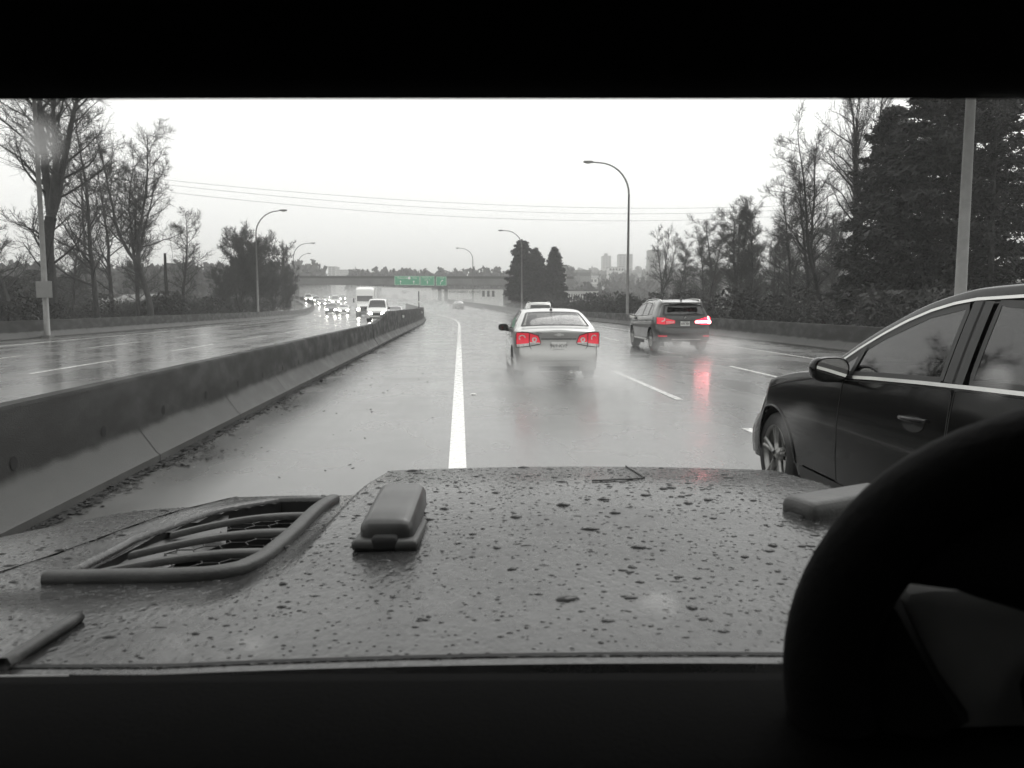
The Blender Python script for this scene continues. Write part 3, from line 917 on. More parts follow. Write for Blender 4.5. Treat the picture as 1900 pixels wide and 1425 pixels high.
# ------------------------------------------------------------------ buildings
def march(u, v, d0=120.0):
    r = ray(u, v)
    for d in np.arange(d0, 900, 4.0):
        p = r * d / r[1]
        if CAM_H + p[2] < float(ground_z(p[0], d)) + 0.3: return float(d)
    return 880.0
def building(name, label, cat, u0, u1, v_top, v_bot, d, wall='white_wall', depth=12.0, rows=0, cols=0, parapet=True, win=0.6, gable=False, group=None, penthouse=False, bands=False):
    p0 = at_depth(u0, v_bot, d); p1 = at_depth(u1, v_top, d)
    w = p1[0] - p0[0]; xc = (p0[0] + p1[0]) / 2
    z0 = min(p0[2], float(ground_z(xc, d))) - 0.5; h = p1[2] - z0
    root = thing(name, label, cat, (xc, d + depth / 2, z0), 0, group)
    mb = MB()
    if gable:
        e = h * 0.72
        mb.box((0, 0, e / 2), (w, depth, e)); mb.build('wall', M[wall], root, smooth=False)
        r = MB(); hw_, hd = w / 2 + 0.4, depth / 2 + 0.5
        r.add([[-hw_, -hd, e], [hw_, -hd, e], [hw_, 0, h], [-hw_, 0, h], [-hw_, hd, e], [hw_, hd, e]], [[0, 1, 2, 3], [3, 2, 5, 4]])
        r.add([[-hw_, -hd, e], [-hw_, 0, h], [-hw_, hd, e]], [[0, 1, 2]]); r.add([[hw_, -hd, e], [hw_, hd, e], [hw_, 0, h]], [[0, 1, 2]])
        r.build('roof', M['roofing'], root, smooth=False)
        h = e
    else:
        mb.box((0, 0, h / 2), (w, depth, h)); mb.build('wall', M[wall], root, smooth=False)
        r = MB(); r.box((0, 0, h + 0.15), (w + 0.3, depth + 0.3, 0.3))
        if penthouse: r.box((-w * 0.05, 0, h + 1.6), (w * 0.35, depth * 0.5, 2.8))
        r.build('roof', M['roofing'], root, smooth=False)
    hv = at_depth(u0, v_bot, d)[2] - z0
    for i in range(rows):
        zc = hv + (h - hv) * (i + 0.5) / rows; hh = (h - hv) / rows * 0.5
        if bands:
            q = MB(); q.box((0, -depth / 2 - 0.01, zc), (w * 0.94, 0.1, hh)); q.build('window_band', M['pane'], root, smooth=False)
            continue
        for j in range(cols):
            q = MB(); q.box((-w / 2 + w * (j + 0.5) / cols, -depth / 2 - 0.01, zc), (w / cols * win, 0.1, hh)); q.build('window', M['pane'], root, smooth=False)
    return root, w, h, hv, depth

GT = None
building('apartment_tower', 'pale narrow apartment tower with rooftop box on the hill skyline', 'building', 1118, 1134, 475, 498, 860, 'grey_wall', 14, 7, 3, penthouse=True)
building('apartment_tower', 'pale wide apartment tower right behind the tall right lamp post', 'building', 1148, 1174, 472, 500, 820, 'grey_wall', 14, 8, 4)
building('apartment_block', 'dark flat roofed tower seen through the bushy bare tree', 'building', 1204, 1231, 464, 500, 700, 'concrete_dark', 14, 6, 4)
building('apartment_block', 'dark flat roofed tower seen through bare limbs left of the evergreens', 'building', 1436, 1473, 459, 500, 640, 'concrete_dark', 14, 6, 5)
building('office_building', 'grey slab tower with a lower wing above the overpass', 'building', 609, 622, 495, 512, 640, 'grey_wall', 16, 5, 2)
building('office_building', 'low pale wing beside the grey slab tower above the overpass', 'building', 623, 650, 501, 512, 641, 'white_wall', 16, 3, 1, bands=True)
building('low_building', 'dark flat roofed hall with bright roof edge on the hillside', 'building', 1058, 1097, 502, 516, 420, 'roofing', 20, 1, 1, bands=True)
building('low_building', 'white two storey block on the hillside below the wide tower', 'building', 1130, 1158, 496, 504, 520, 'white_wall', 14, 1, 5)
building('low_building', 'white house front right of the conifers with a tall narrow frame', 'building', 1040, 1051, 494, 560, 175, 'grey_wall', 8, 4, 1)
building('greenhouse', 'pale ribbed low shed right of the conifers behind the barrier', 'shed', 1050, 1112, 540, 562, 160, 'white_wall', 8, 1, 14, win=0.35)
hs = [(1172, 500, 516, 480), (1082, 517, 524, 330), (1105, 520, 526, 345), (1190, 507, 520, 430), (1240, 500, 512, 520), (1275, 507, 518, 470), (1334, 505, 516, 520), (1300, 516, 528, 380), (1420, 510, 520, 500),
      (1345, 525, 534, 330), (1300, 535, 545, 260), (1420, 530, 541, 300), (1500, 520, 531, 360), (1480, 540, 552, 230), (1320, 552, 562, 170), (1400, 556, 568, 150), (1490, 562, 576, 125)]
for k, (u, vt, vb, d) in enumerate(hs):
    d = march(u, vb)
    building('house', 'small pale house half hidden by trees on the right hillside', 'house', u - 5200 / d, u + 5200 / d, vb - 7800 / d, vb, d,
             ('white_wall', 'grey_wall')[k % 2], 8, 1, 3, gable=True, group='houses on the right hillside')
for k, (u, vt, vb, d) in enumerate([(130, 522, 532, 200), (205, 553, 566, 130), (10, 530, 556, 120), (250, 545, 556, 160)]):
    building('house', ('pale house with white roof edge between the two thick left trunks', 'low pale building near the single bright headlight at left', 'pale house at the left photo edge between leaning trunks', 'low pale building right of the bright headlight behind twigs')[k],
             'house', u - 5200 / d, u + 5200 / d, vt, vb, d, 'white_wall', 8, 1, 3, gable=True)

# warehouses beyond the overpass
root, w, h, hv, dp = building('warehouse', 'white warehouse with a dark swoosh mark on its wall left of the sign posts', 'building', 708, 800, 534, 566, 330, 'white_wall', 30)
m_ = MB()
ang = np.linspace(0.5, 5.6, 22)
cx0 = (750 - 754) / F_PX * 330
m_.tube(np.stack([cx0 + 1.15 * np.cos(ang), 0 * ang - dp / 2 - 0.05, h - 1.6 + 0.55 * np.sin(ang)], -1), np.linspace(0.05, 0.2, 22), 5)
m_.tube(np.array([(cx0 - 1.0, -dp / 2 - 0.05, h - 1.2), (cx0 + 0.2, -dp / 2 - 0.05, h - 1.75), (cx0 + 2.6, -dp / 2 - 0.05, h - 1.5)]), [0.12, 0.2, 0.06], 5)
m_.build('logo', M['trim'], root)
for j, (a, b_) in enumerate(((-9.5, 2.2), (-4.6, 2.6), (6.6, 3.0))):
    q = MB(); q.box((a, -dp / 2 - 0.01, hv + 2.4), (b_, 0.1, 3.6)); q.build('wall_panel', M['grey_wall'], root, smooth=False)
root, w, h, hv, dp = building('warehouse', 'long white warehouse with dark capital lettering and three tall slots', 'building', 802, 932, 537, 570, 300, 'white_wall', 30)
m_ = MB(); add_text(m_, 'ANDREW SHERET LIMITED', 1.25, ((856 - 867) / F_PX * 300, -dp / 2 - 0.03, h - 0.95)); m_.build('lettering', M['trim'], root, smooth=False)
for u in (897, 906, 915):
    q = MB(); q.box(((u - 867) / F_PX * 300, -dp / 2 - 0.01, h - 1.6), (0.95, 0.1, 2.2)); q.build('window', M['pane'], root, smooth=False)
for u in (812, 838, 868):
    q = MB(); q.box(((u - 867) / F_PX * 300, -dp / 2 - 0.01, hv + 1.6), (3.4, 0.1, 2.6)); q.build('door', M['grey_wall'], root, smooth=False)

# ------------------------------------------------------------------ overpass with its signs
A, B = at_depth(528, 512, 252), at_depth(948, 516, 258)
root = thing('overpass', 'grey concrete overpass across the freeway carrying green signs', 'bridge', (A[0], A[1], 0))
dv = B - A; Lb = float(np.linalg.norm(dv[:2])); yaw = math.atan2(dv[1], dv[0])
root.rotation_euler = (0, 0, yaw)
top = float(A[2]); 
mb = MB(); mb.box((Lb / 2 - 10, 5, top - 0.9), (Lb + 60, 10.0, 0.5)); mb.build('deck', M['bridge'], root, smooth=False)
mb = MB(); mb.box((Lb / 2 - 10, 0.2, top - 1.85), (Lb + 60, 0.6, 1.4)); mb.box((Lb / 2 - 10, 9.8, top - 1.85), (Lb + 60, 0.6, 1.4)); mb.build('girder', M['bridge'], root, smooth=False)
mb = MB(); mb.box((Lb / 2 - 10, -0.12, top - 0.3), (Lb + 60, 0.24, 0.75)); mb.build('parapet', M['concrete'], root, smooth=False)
for u in (545, 660, 812, 824):
    x = (u - 528) / F_PX * 252
    q = MB(); q.box((x, 4, (top - 2.5) / 2), (1.1, 1.6, top - 2.6)); q.build('pier', M['bridge'], root, smooth=False)
def green_sign(label, u0, u1, v0, v1, d, texts, arrows):
    p0, p1 = at_depth(u0, v1, d), at_depth(u1, v0, d)
    w, h = p1[0] - p0[0], p1[2] - p0[2]
    rt = thing('road_sign', label, 'sign', ((p0[0] + p1[0]) / 2, d, p0[2] + h / 2))
    q = MB(); q.box((0, 0, 0), (w, 0.08, h)); q.build('panel', M['green'], rt, smooth=False)
    q = MB(); t = 0.07; y = -0.052
    for (cx_, cz, ww, hh) in ((0, h / 2 - 0.12, w - 0.2, t), (0, -h / 2 + 0.12, w - 0.2, t), (-w / 2 + 0.12, 0, t, h - 0.24), (w / 2 - 0.12, 0, t, h - 0.24)):
        q.box((cx_, y, cz), (ww, 0.02, hh))
    q.build('border', M['sign_white'], rt, smooth=False)
    q = MB()
    for (s, x, z, sz) in texts: add_text(q, s, sz, (x * w, -0.056, z * h))
    if q.n: q.build('lettering', M['sign_white'], rt, smooth=False)
    for (x, bend) in arrows:
        q = MB()
        if not bend:
            q.box((x * w, -0.055, -0.24 * h), (0.17, 0.02, 0.62)); 
            q.add([[x * w - 0.3, -0.058, -0.24 * h + 0.28], [x * w + 0.3, -0.058, -0.24 * h + 0.28], [x * w, -0.058, -0.24 * h + 0.72]], [[0, 1, 2]])
        else:
            q.tube([(x * w - 0.25, -0.055, -0.36 * h), (x * w - 0.2, -0.055, -0.15 * h), (x * w + 0.05, -0.055, 0.0), (x * w + 0.3, -0.055, 0.05 * h)], [0.1] * 4, 5)
            q.add([[x * w + 0.18, -0.058, 0.05 * h + 0.3], [x * w + 0.2, -0.058, 0.05 * h - 0.3], [x * w + 0.62, -0.058, 0.09 * h]], [[0, 1, 2]])
        q.build('arrow', M['sign_white'], rt, smooth=False)
    q = MB(); 
    for sx in (-0.35, 0.35): q.box((sx * w, 0.35, 0), (0.12, 0.62, h * 0.8))
    q.build('bracket', M['steel'], rt, smooth=False)
    return rt
ds = 247
green_sign('widest green overhead sign with two up arrows at left of the three', 732, 779, 512, 529, ds, (('Vancouver', -0.17, 0.28, 0.75), ('West', 0.3, 0.28, 0.6)), ((-0.26, 0), (0.26, 0)))
rt = [o for o in COL.objects if o.get('label', '').startswith('widest green')][0]
q = MB(); a = np.linspace(0, 2 * PI, 15)[:-1]; rr_ = np.where(np.arange(14) % 2 == 0, 0.5, 0.36)
q.add(np.stack([0.62 + rr_ * np.sin(a), 0 * a - 0.057, 0.75 + rr_ * np.cos(a)], -1), [list(range(14))]); q.build('route_shield', M['sign_white'], rt, smooth=False)
green_sign('middle green overhead sign with one up arrow below two lines', 780, 806, 512, 530, ds, (('Brunette Av', 0, 0.32, 0.58), ('EXIT 40', 0, 0.08, 0.5)), ((0, 0),))
green_sign('rightmost green overhead sign with a curved right arrow', 809, 828.5, 513, 530, ds, (('EXIT', 0.1, 0.32, 0.5),), ((0, 1),))

# sign on a post and the marker post at the end of the wall
p = at_depth(849.5, 570, 150)
rt = thing('speed_sign', 'small white sign on a post under the overpass beyond the far car', 'sign', (p[0], 150, float(ground_z(p[0], 150))))
zt = at_depth(849.5, 548, 150)[2] - rt.location.z
q = MB(); q.tube([(0, 0, -0.3), (0, 0, zt)], 0.04, 6); q.build('post', M['steel'], rt)
q = MB(); q.box((0, -0.06, zt - 0.45), (0.68, 0.03, 0.85)); q.build('panel', M['sign_white'], rt, smooth=False)
q = MB(); q.box((0, -0.08, zt - 0.2), (0.4, 0.01, 0.07)); add_text(q, '80', 0.36, (0, -0.08, zt - 0.55)); q.build('lettering', M['trim'], rt, smooth=False)
pm = road(66.5, -3.24)
rt = thing('marker_post', 'thin dark marker post on top of the tall median barrier', 'marker', (pm[0], pm[1], 1.24))
q = MB(); q.tube([(0, 0, 0), (0, 0, 1.55)], 0.04, 6); q.build('post', M['trim'], rt)
q = MB(); q.box((0, -0.05, 1.48), (0.18, 0.03, 0.16)); q.box((0, -0.05, 0.55), (0.14, 0.03, 0.12)); q.build('reflector', M['sign_white'], rt, smooth=False)
for k, (s, lb) in enumerate(((45.5, 'bright reflector plate on the face of the tall barrier'), (69.5, 'bright reflector near the vanishing end of the tall barrier'))):
    p = road(s, -3.24 + 0.13, 0.9)
    rt = thing('barrier_reflector', lb, 'reflector', p, heading(s))
    q = MB(); q.box((0, 0, 0), (0.09, 0.34, 0.14)); q.build('reflector', M['sign_white'], rt, smooth=False)
    q = MB(); q.box((-0.03, 0, -0.09), (0.05, 0.3, 0.04)); q.build('bracket', M['steel'], rt, smooth=False)

# ------------------------------------------------------------------ lamp posts
def lamp(label, u, d, side, h=12.6, arm=3.0, r0=0.11, yaw=None, hang=False):
    x = (u - CX) / F_PX * d
    z0 = float(ground_z(x, d))
    rt = thing('street_lamp', label, 'street lamp', (x, d, z0), 0 if yaw is None else yaw)
    R = 2.4
    q = MB(); pts = [(0, 0, 0), (0, 0, h * 0.35), (0, 0, h - R)]
    rad = [r0, r0 * 0.85, r0 * 0.62]
    q.tube(pts, rad, 12); q.build('pole', M['steel'], rt)
    a = np.linspace(0, PI / 2 - 0.06, 10)
    arc = np.stack([side * R * (1 - np.cos(a)), 0 * a, h - R + R * np.sin(a)], -1)
    arc = np.vstack([arc, arc[-1] + np.array([side * (arm - R), 0, 0.04])])
    q = MB(); q.tube(arc, np.linspace(r0 * 0.62, r0 * 0.42, len(arc)), 10); q.build('arm', M['steel'], rt)
    e = arc[-1]
    q = MB(); q.rbox((e[0] + side * 0.32, 0, e[2] + 0.03), (0.75, 0.30, 0.15), 0.06); hd = q.build('lamp_head', M['signback'], rt)
    q = MB(); q.ball((e[0] + side * 0.34, 0, e[2] - 0.055), (0.22, 0.11, 0.07), 10, 6); q.build('lens', M['lens_clear'], hd)
    q = MB(); q.box((0, 0, 0.12), (0.42, 0.42, 0.24)); q.build('base_plate', M['steel'], rt, smooth=False)
    return rt
lamp('thick near lamp post rising out of the frame in front of the evergreens', 1777, 21.5, -1, 12.8, 3.0, 0.155)
lamp('tall lamp post with long curved arm standing above the dark car', 1163, 64, -1, 12.6, 3.0, 0.12)
lamp('thin lamp post with curved arm in front of the broad conifer', 968, 123, -1, 12.6, 3.0, 0.12)
lamp('small distant lamp post right of the green signs', 878, 172, -1, 12.2, 3.0, 0.12)
n1 = lamp('tall left lamp post carrying a square sign low on its pole', 89, 37.6, 1, 14.5, 3.0, 0.13)
lamp('lamp post with curved arm in front of the bushy thicket', 481, 84, 1, 11.2, 2.7, 0.11)
lamp('lamp post right of the thicket above the overpass end', 548.5, 138, 1, 11.6, 3.2, 0.11)
lamp('farthest small lamp post behind the overpass end lamp', 557, 186, 1, 11.6, 2.4, 0.11)
x = (91 - CX) / F_PX * 37.6
z = at_depth(90, 537, 37.4)[2]
rt = thing('square_sign', 'blank grey back of a square sign fixed to the left lamp post', 'sign', (x + 0.02, 37.42, z))
q = MB(); q.rbox((0, 0, 0), (0.74, 0.03, 0.76), 0.012); q.build('panel', M['signback'], rt, smooth=False)
q = MB(); q.box((0, 0.06, 0.2), (0.34, 0.1, 0.05)); q.box((0, 0.06, -0.2), (0.34, 0.1, 0.05)); q.build('bracket', M['steel'], rt, smooth=False)

# ------------------------------------------------------------------ power lines on two poles hidden in the trees
PA = at_depth(150, 318, 105); PB = at_depth(1640, 372, 150)
for p, lb in ((PA, 'wooden utility pole hidden among the left bare trees carrying wires'), (PB, 'wooden utility pole hidden in the right evergreens carrying wires')):
    z0 = float(ground_z(p[0], p[1]))
    rt = thing('utility_pole', lb, 'utility pole', (p[0], p[1], z0))
    hh = p[2] - z0 + 0.6
    q = MB(); q.tube([(0, 0, -0.3), (0, 0, hh)], [0.17, 0.11], 10); q.build('pole', M['bark'], rt)
    q = MB(); q.box((0, 0, hh - 0.6), (0.14, 2.4, 0.14)); q.box((0, 0, hh - 1.5), (0.14, 2.0, 0.14)); q.build('crossarm', M['bark'], rt, smooth=False)
for k, (dy, dz, sag, lb) in enumerate(((-1.0, 0.0, 2.9, 'topmost thin power line across the sky'), (0.9, -0.3, 3.3, 'middle power line across the sky'), (-0.8, -1.3, 3.6, 'lowest power line across the sky, sagging most'))):
    t = np.linspace(0, 1, 60)[:, None]
    P = PA * (1 - t) + PB * t + np.array([0, dy, dz]); P[:, 2] -= (4 * t * (1 - t))[:, 0] * sag
    q = MB(); q.tube(P, 0.018, 4, cap=False)
    tag(q.build('power_line', M['wire']), lb, 'power line', 'power lines over the freeway')
# ------------------------------------------------------------------ vehicles: a lofted body with its glass, lamps and wheels laid on the same surface
def inpoly(x, y, poly):
    poly = np.asarray(poly, float); x = np.asarray(x, float); y = np.asarray(y, float)
    r = np.zeros(np.broadcast(x, y).shape, bool); n = len(poly); j = n - 1
    for i in range(n):
        xi, yi = poly[i]; xj, yj = poly[j]
        r ^= ((yi > y) != (yj > y)) & (x < (xj - xi) * (y - yi) / (yj - yi + 1e-12) + xi)
        j = i
    return r

class Car:
    """local axes: x right, y forward with the rear bumper at 0, z up"""
    def __init__(c, L, hw, top, belt, rearp, frontp, axles, R=0.33, sill=0.24, tumble=0.32, crown=0.07, rc=0.2, bulge=0.05, arch=0.06, waist=0.6):
        c.L, c.axles, c.R, c.sill, c.tumble, c.crown, c.rc, c.arch = L, axles, R, sill, tumble, crown, rc, arch
        c.top, c.belt, c.hwf, c.rp, c.fp, c.bulge, c.waist = pchip(*top), pchip(*belt), pchip(*hw), pchip(*rearp), pchip(*frontp), bulge, waist
    def zb(c, y):
        y = np.asarray(y, float); z = np.full(y.shape, c.sill)
        for a in c.axles:
            q = (c.R + c.arch) ** 2 - (y - a) ** 2
            z = np.maximum(z, np.where(q > 0, c.R + np.sqrt(np.maximum(q, 0)), 0))
        return z
    def zc(c, y):
        return np.maximum(c.belt(y), c.top(y) - c.crown)
    def X(c, y, z):
        b = c.belt(y); h = c.hwf(y)
        wst = np.minimum(c.waist, b - 0.25)
        lo = h * (1 - c.bulge * np.minimum(((np.minimum(z, b) - wst) / (b - wst + 0.05)) ** 2, 1.6) * np.where(z > wst, 1.0, 0.6))
        return lo - c.tumble * np.maximum(z - b, 0) - 0.10 * np.maximum(z - b, 0) ** 2
    def warp(c, y, z):
        y = np.asarray(y, float)
        y1 = 0.75; e = c.rp(z) + c.rc
        out = np.where(y < y1, y1 - (y1 - y) / y1 * (y1 - e), y)
        y2 = c.L - 0.75; e2 = c.L - c.fp(z) - c.rc
        return np.where(y > y2, y2 + (y - y2) / 0.75 * (e2 - y2), out)
    def side(c, y, z, off=0.0, sgn=-1):
        y, z = np.broadcast_arrays(np.asarray(y, float), np.asarray(z, float))
        e = 0.01
        def p(y, z): return np.stack([sgn * c.X(y, z), c.warp(y, z), z], -1)
        P = p(y, z)
        if off:
            n = np.cross(p(y + e, z) - p(y - e, z), p(y, z + e) - p(y, z - e))
            n /= np.linalg.norm(n, axis=-1, keepdims=True); n = n * np.sign(n[..., :1] * sgn)
            P = P + n * off
        return P
    def topf(c, s, y, off=0.0):
        s, y = np.broadcast_arrays(np.asarray(s, float), np.asarray(y, float))
        def p(s, y):
            zc = c.zc(y); xc = c.X(y, zc)
            z = zc + (c.top(y) - zc) * (np.maximum(1 - np.abs(s) ** 2.2, 0)) ** (1 / 2.2)
            return np.stack([xc * s, c.warp(y, z), z], -1)
        P = p(s, y)
        if off:
            e = 0.01
            n = np.cross(p(s + e, y) - p(s - e, y), p(s, y + e) - p(s, y - e)); n /= np.linalg.norm(n, axis=-1, keepdims=True)
            P = P + n * np.sign(n[..., 2:]) * off
        return P
    def _end(c, x, z, rear):
        y0 = 0.0 if rear else c.L
        zc = float(c.zc(y0)); zt = float(c.top(y0))
        w = c.X(y0, np.minimum(z, zc)) * np.where(z > zc, np.sqrt(np.clip(1 - ((z - zc) / max(zt - zc, 1e-3)) ** 2.2, 0, 1)), 1.0)
        s = np.clip(np.abs(x) / np.maximum(w, 0.05), 0, 1)
        r = c.rc * (1 - (1 - s ** 2.6) ** (1 / 2.6))
        return (c.rp(z) + r) if rear else (c.L - c.fp(z) - r)
    def end(c, x, z, off=0.0, rear=True):
        x, z = np.broadcast_arrays(np.asarray(x, float), np.asarray(z, float))
        def p(x, z): return np.stack([x, c._end(x, z, rear), z], -1)
        P = p(x, z)
        if off:
            e = 0.006
            n = np.cross(p(x + e, z) - p(x - e, z), p(x, z + e) - p(x, z - e)); n /= np.linalg.norm(n, axis=-1, keepdims=True)
            sg = -1 if rear else 1
            P = P + n * np.sign(n[..., 1:2]) * sg * off
        return P
    def body(c, mname, root, ny=110, cut_side=(), cut_top=(), cut_rear=(), sharp=50):
        ys = np.unique(np.concatenate([np.linspace(0, c.L, ny)] + [np.linspace(a - c.R - c.arch, a + c.R + c.arch, 25) for a in c.axles]))
        nl, ng, nt = 13, 9, 9
        mb = MB(); rings = []
        Yl = ys[:, None]
        tl = np.linspace(0, 1, nl); zl = c.zb(ys)[:, None] * (1 - tl) + c.belt(ys)[:, None] * tl
        tg = np.linspace(0, 1, ng)[1:]; zg = c.belt(ys)[:, None] * (1 - tg) + c.zc(ys)[:, None] * tg
        Z = np.hstack([zl, zg]); YY = np.broadcast_to(Yl, Z.shape)
        for sgn in (-1, 1):
            P = c.side(YY, Z, 0, sgn)
            keep = np.ones((P.shape[0] - 1, P.shape[1] - 1), bool)
            for poly in cut_side:
                i_ = inpoly(YY, Z, poly)
                keep &= ~(i_[:-1, :-1] & i_[1:, :-1] & i_[1:, 1:] & i_[:-1, 1:])
            mb.grid(P, flip=(sgn < 0), keep=keep)
        s = np.sin(np.linspace(-PI / 2, PI / 2, 2 * nt + 1))
        S_, YT = np.meshgrid(s, ys, indexing='ij')
        P = c.topf(S_, YT)
        keep = np.ones((P.shape[0] - 1, P.shape[1] - 1), bool)
        for poly in cut_top:
            i_ = inpoly(S_, YT, poly); keep &= ~(i_[:-1, :-1] & i_[1:, :-1] & i_[1:, 1:] & i_[:-1, 1:])
        mb.grid(P, keep=keep)
        for rear in (True, False):
            k = 0 if rear else -1
            y0 = ys[k]
            zz = np.concatenate([Z[k], float(c.zc(y0)) + (float(c.top(y0)) - float(c.zc(y0))) * np.sin(np.linspace(0, PI / 2, nt + 1))[1:]])
            zc = float(c.zc(y0)); zt = float(c.top(y0))
            w = c.X(y0, np.minimum(zz, zc)) * np.where(zz > zc, (np.clip(1 - ((zz - zc) / max(zt - zc, 1e-3)) ** 2.2, 0, 1)) ** (1 / 2.2), 1.0)
            ss = np.sin(np.linspace(-PI / 2, PI / 2, 33))
            XX = w[:, None] * ss; ZZ = np.broadcast_to(zz[:, None], XX.shape)
            yy = (c.rp(ZZ) if rear else c.L - c.fp(ZZ)) + (1 if rear else -1) * c.rc * (1 - (1 - np.abs(ss) ** 2.6) ** (1 / 2.6))
            keep = np.ones((XX.shape[0] - 1, XX.shape[1] - 1), bool)
            if rear:
                for poly in cut_rear:
                    i_ = inpoly(XX, ZZ, poly); keep &= ~(i_[:-1, :-1] & i_[1:, :-1] & i_[1:, 1:] & i_[:-1, 1:])
            mb.grid(np.stack([XX, yy, ZZ], -1), flip=not rear, keep=keep)
        return mb.build('body', M[mname], root, sharp=sharp, weld=True)
    # pieces laid on the surface
    def ruled(c, fn, A, B, n=14, m=9):
        def res(P, k):
            P = np.asarray(P, float); d = np.concatenate([[0], np.cumsum(np.linalg.norm(np.diff(P, axis=0), axis=1))]); d /= d[-1]
            t = np.linspace(0, 1, k); return np.stack([np.interp(t, d, P[:, i]) for i in (0, 1)], -1)
        A, B = res(A, n), res(B, n); t = np.linspace(0, 1, m)[None, :, None]
        G = A[:, None] * (1 - t) + B[:, None] * t
        return fn(G[..., 0], G[..., 1])
    def patch(c, name, mname, root, fn, A, B, n=14, m=9, smooth=True):
        return MB().grid(c.ruled(fn, A, B, n, m)).build(name, M[mname], root, smooth=smooth)
    def ribbon(c, mb, fn, pts, w, closed=False, n=None):
        P = np.asarray(pts, float)
        if closed: P = np.vstack([P, P[:1]])
        d = np.concatenate([[0], np.cumsum(np.linalg.norm(np.diff(P, axis=0), axis=1))])
        k = n or max(8, int(d[-1] / 0.05)); t = np.linspace(0, d[-1], k)
        Q = np.stack([np.interp(t, d, P[:, i]) for i in (0, 1)], -1)
        T = np.gradient(Q, axis=0); T /= np.maximum(np.linalg.norm(T, axis=1, keepdims=True), 1e-9)
        Nn = np.stack([-T[:, 1], T[:, 0]], -1) * w / 2
        G = np.stack([Q - Nn, Q + Nn], 1)
        return mb.grid(fn(G[..., 0], G[..., 1]))
    def wheels(c, root, inset=0.03, width=0.21, rr=0.62, spokes=5, tyre='tyre', rim='rim', which=(0, 1), sides=(-1, 1), cap=True):
        for ai in which:
            a = c.axles[ai]
            for sgn in sides:
                x = sgn * (float(c.hwf(a)) - inset - width / 2)
                w = thing('wheel', '', '', (x, a, c.R)); del w['label']; del w['category']; w.parent = root
                R = c.R; hw = width / 2
                q = MB(); q.lathe([(-hw, R * rr), (-hw, R * 0.9), (-hw * 0.8, R * 0.985), (-hw * 0.4, R), (hw * 0.4, R), (hw * 0.8, R * 0.985), (hw, R * 0.9), (hw, R * rr)], seg=36)
                q.build('tyre', M[tyre], w)
                q = MB(); q.lathe([(sgn * hw * 0.96, R * (rr + 0.02)), (sgn * hw * 0.98, R * (rr - 0.05)), (sgn * hw * 0.6, R * (rr - 0.07)), (-sgn * hw * 0.2, R * (rr - 0.1)), (-sgn * hw * 0.2, 0.01)], seg=36)
                for k in range(spokes):
                    an = 2 * PI * k / spokes + 0.3
                    for da in (-0.13, 0.13):
                        q.tube([(sgn * hw * 0.72, 0.05 * math.cos(an), 0.05 * math.sin(an)), (sgn * hw * 0.8, R * rr * 0.55 * math.cos(an + da * 0.7), R * rr * 0.55 * math.sin(an + da * 0.7)), (sgn * hw * 0.9, R * (rr - 0.02) * math.cos(an + da), R * (rr - 0.02) * math.sin(an + da))], [0.03, 0.022, 0.024], 6)
                q.lathe([(sgn * hw * 0.6, 0.075), (sgn * hw * 0.85, 0.065), (sgn * hw * 0.9, 0.0)], seg=18)
                q.build('rim', M[rim], w)
            # dark wheel housing
        q = MB()
        for a in c.axles:
            w_ = float(c.hwf(a)) - 0.05
            t = np.linspace(-0.15, PI + 0.15, 16)
            g = np.stack([np.stack([np.full(16, xx), a + (c.R + c.arch + 0.01) * np.cos(t), c.R + (c.R + c.arch + 0.01) * np.sin(t)], -1) for xx in (-w_, w_)], 1)
            q.grid(g)
            for sg in (-1, 1): q.box((sg * (w_ - 0.33), a, c.R + 0.12), (0.02, 2 * (c.R + c.arch), 2 * c.R * 0.9))
        q.box((0, c.L / 2, c.sill + 0.05), (2 * float(c.hwf(c.L / 2)) - 0.25, c.L - 0.5, 0.06))
        q.build('underbody', M['gap'], root, smooth=False)
    def mirror(c, root, y, z, sgn, housing, out=0.17, size=(0.105, 0.075, 0.085), pane='mirror'):
        x = sgn * (float(c.X(y, z)) + out)
        q = MB(); P = []
        th = np.linspace(0, 2 * PI, 22, endpoint=False)
        for (dy, k) in ((-0.075, 0.0), (-0.075, 0.93), (-0.06, 1.0), (0.0, 0.98), (0.06, 0.78), (0.095, 0.45), (0.105, 0.02)):
            sx = np.sign(np.cos(th)) * np.abs(np.cos(th)) ** 0.7; sz = np.sign(np.sin(th)) * np.abs(np.sin(th)) ** 0.75
            P.append(np.stack([x + size[0] * k * sx, np.full(22, y + dy), z + size[2] * k * sz], -1))
        q.grid(np.array(P), wrap=True, flip=True)
        q.tube([(sgn * (float(c.X(y, z)) - 0.02), y + 0.03, z - 0.06), (sgn * (float(c.X(y, z)) + 0.05), y + 0.02, z - 0.06), (x - sgn * 0.03, y, z - 0.05)], [0.045, 0.035, 0.035], 8)
        o = q.build('door_mirror', M[housing], root, sharp=40)
        q = MB(); q.add(np.stack([x + size[0] * 0.84 * sx, np.full(22, y - 0.078), z + size[2] * 0.84 * sz], -1), [list(range(22))]); q.build('mirror_glass', M[pane], o)
        return o
    def seats(c, root, rows, zf=0.45, x=0.36, light=False):
        q = MB()
        for (y, hh) in rows:
            for sg in (-1, 1):
                q.rbox((sg * x, y, zf + hh * 0.5 + 0.1), (0.46, 0.14, hh), 0.06, rx=0.16)
                q.rbox((sg * x, y - 0.05, zf + hh + 0.17), (0.25, 0.10, 0.17), 0.05, rx=0.1)
                q.rbox((sg * x, y + 0.25, zf + 0.02), (0.48, 0.5, 0.16), 0.06)
        q.build('seat', M['interior_light' if light else 'interior'], root)

def place(root, x, y, head):
    root.location = (x, y, 0); root.rotation_euler = (0, 0, head)

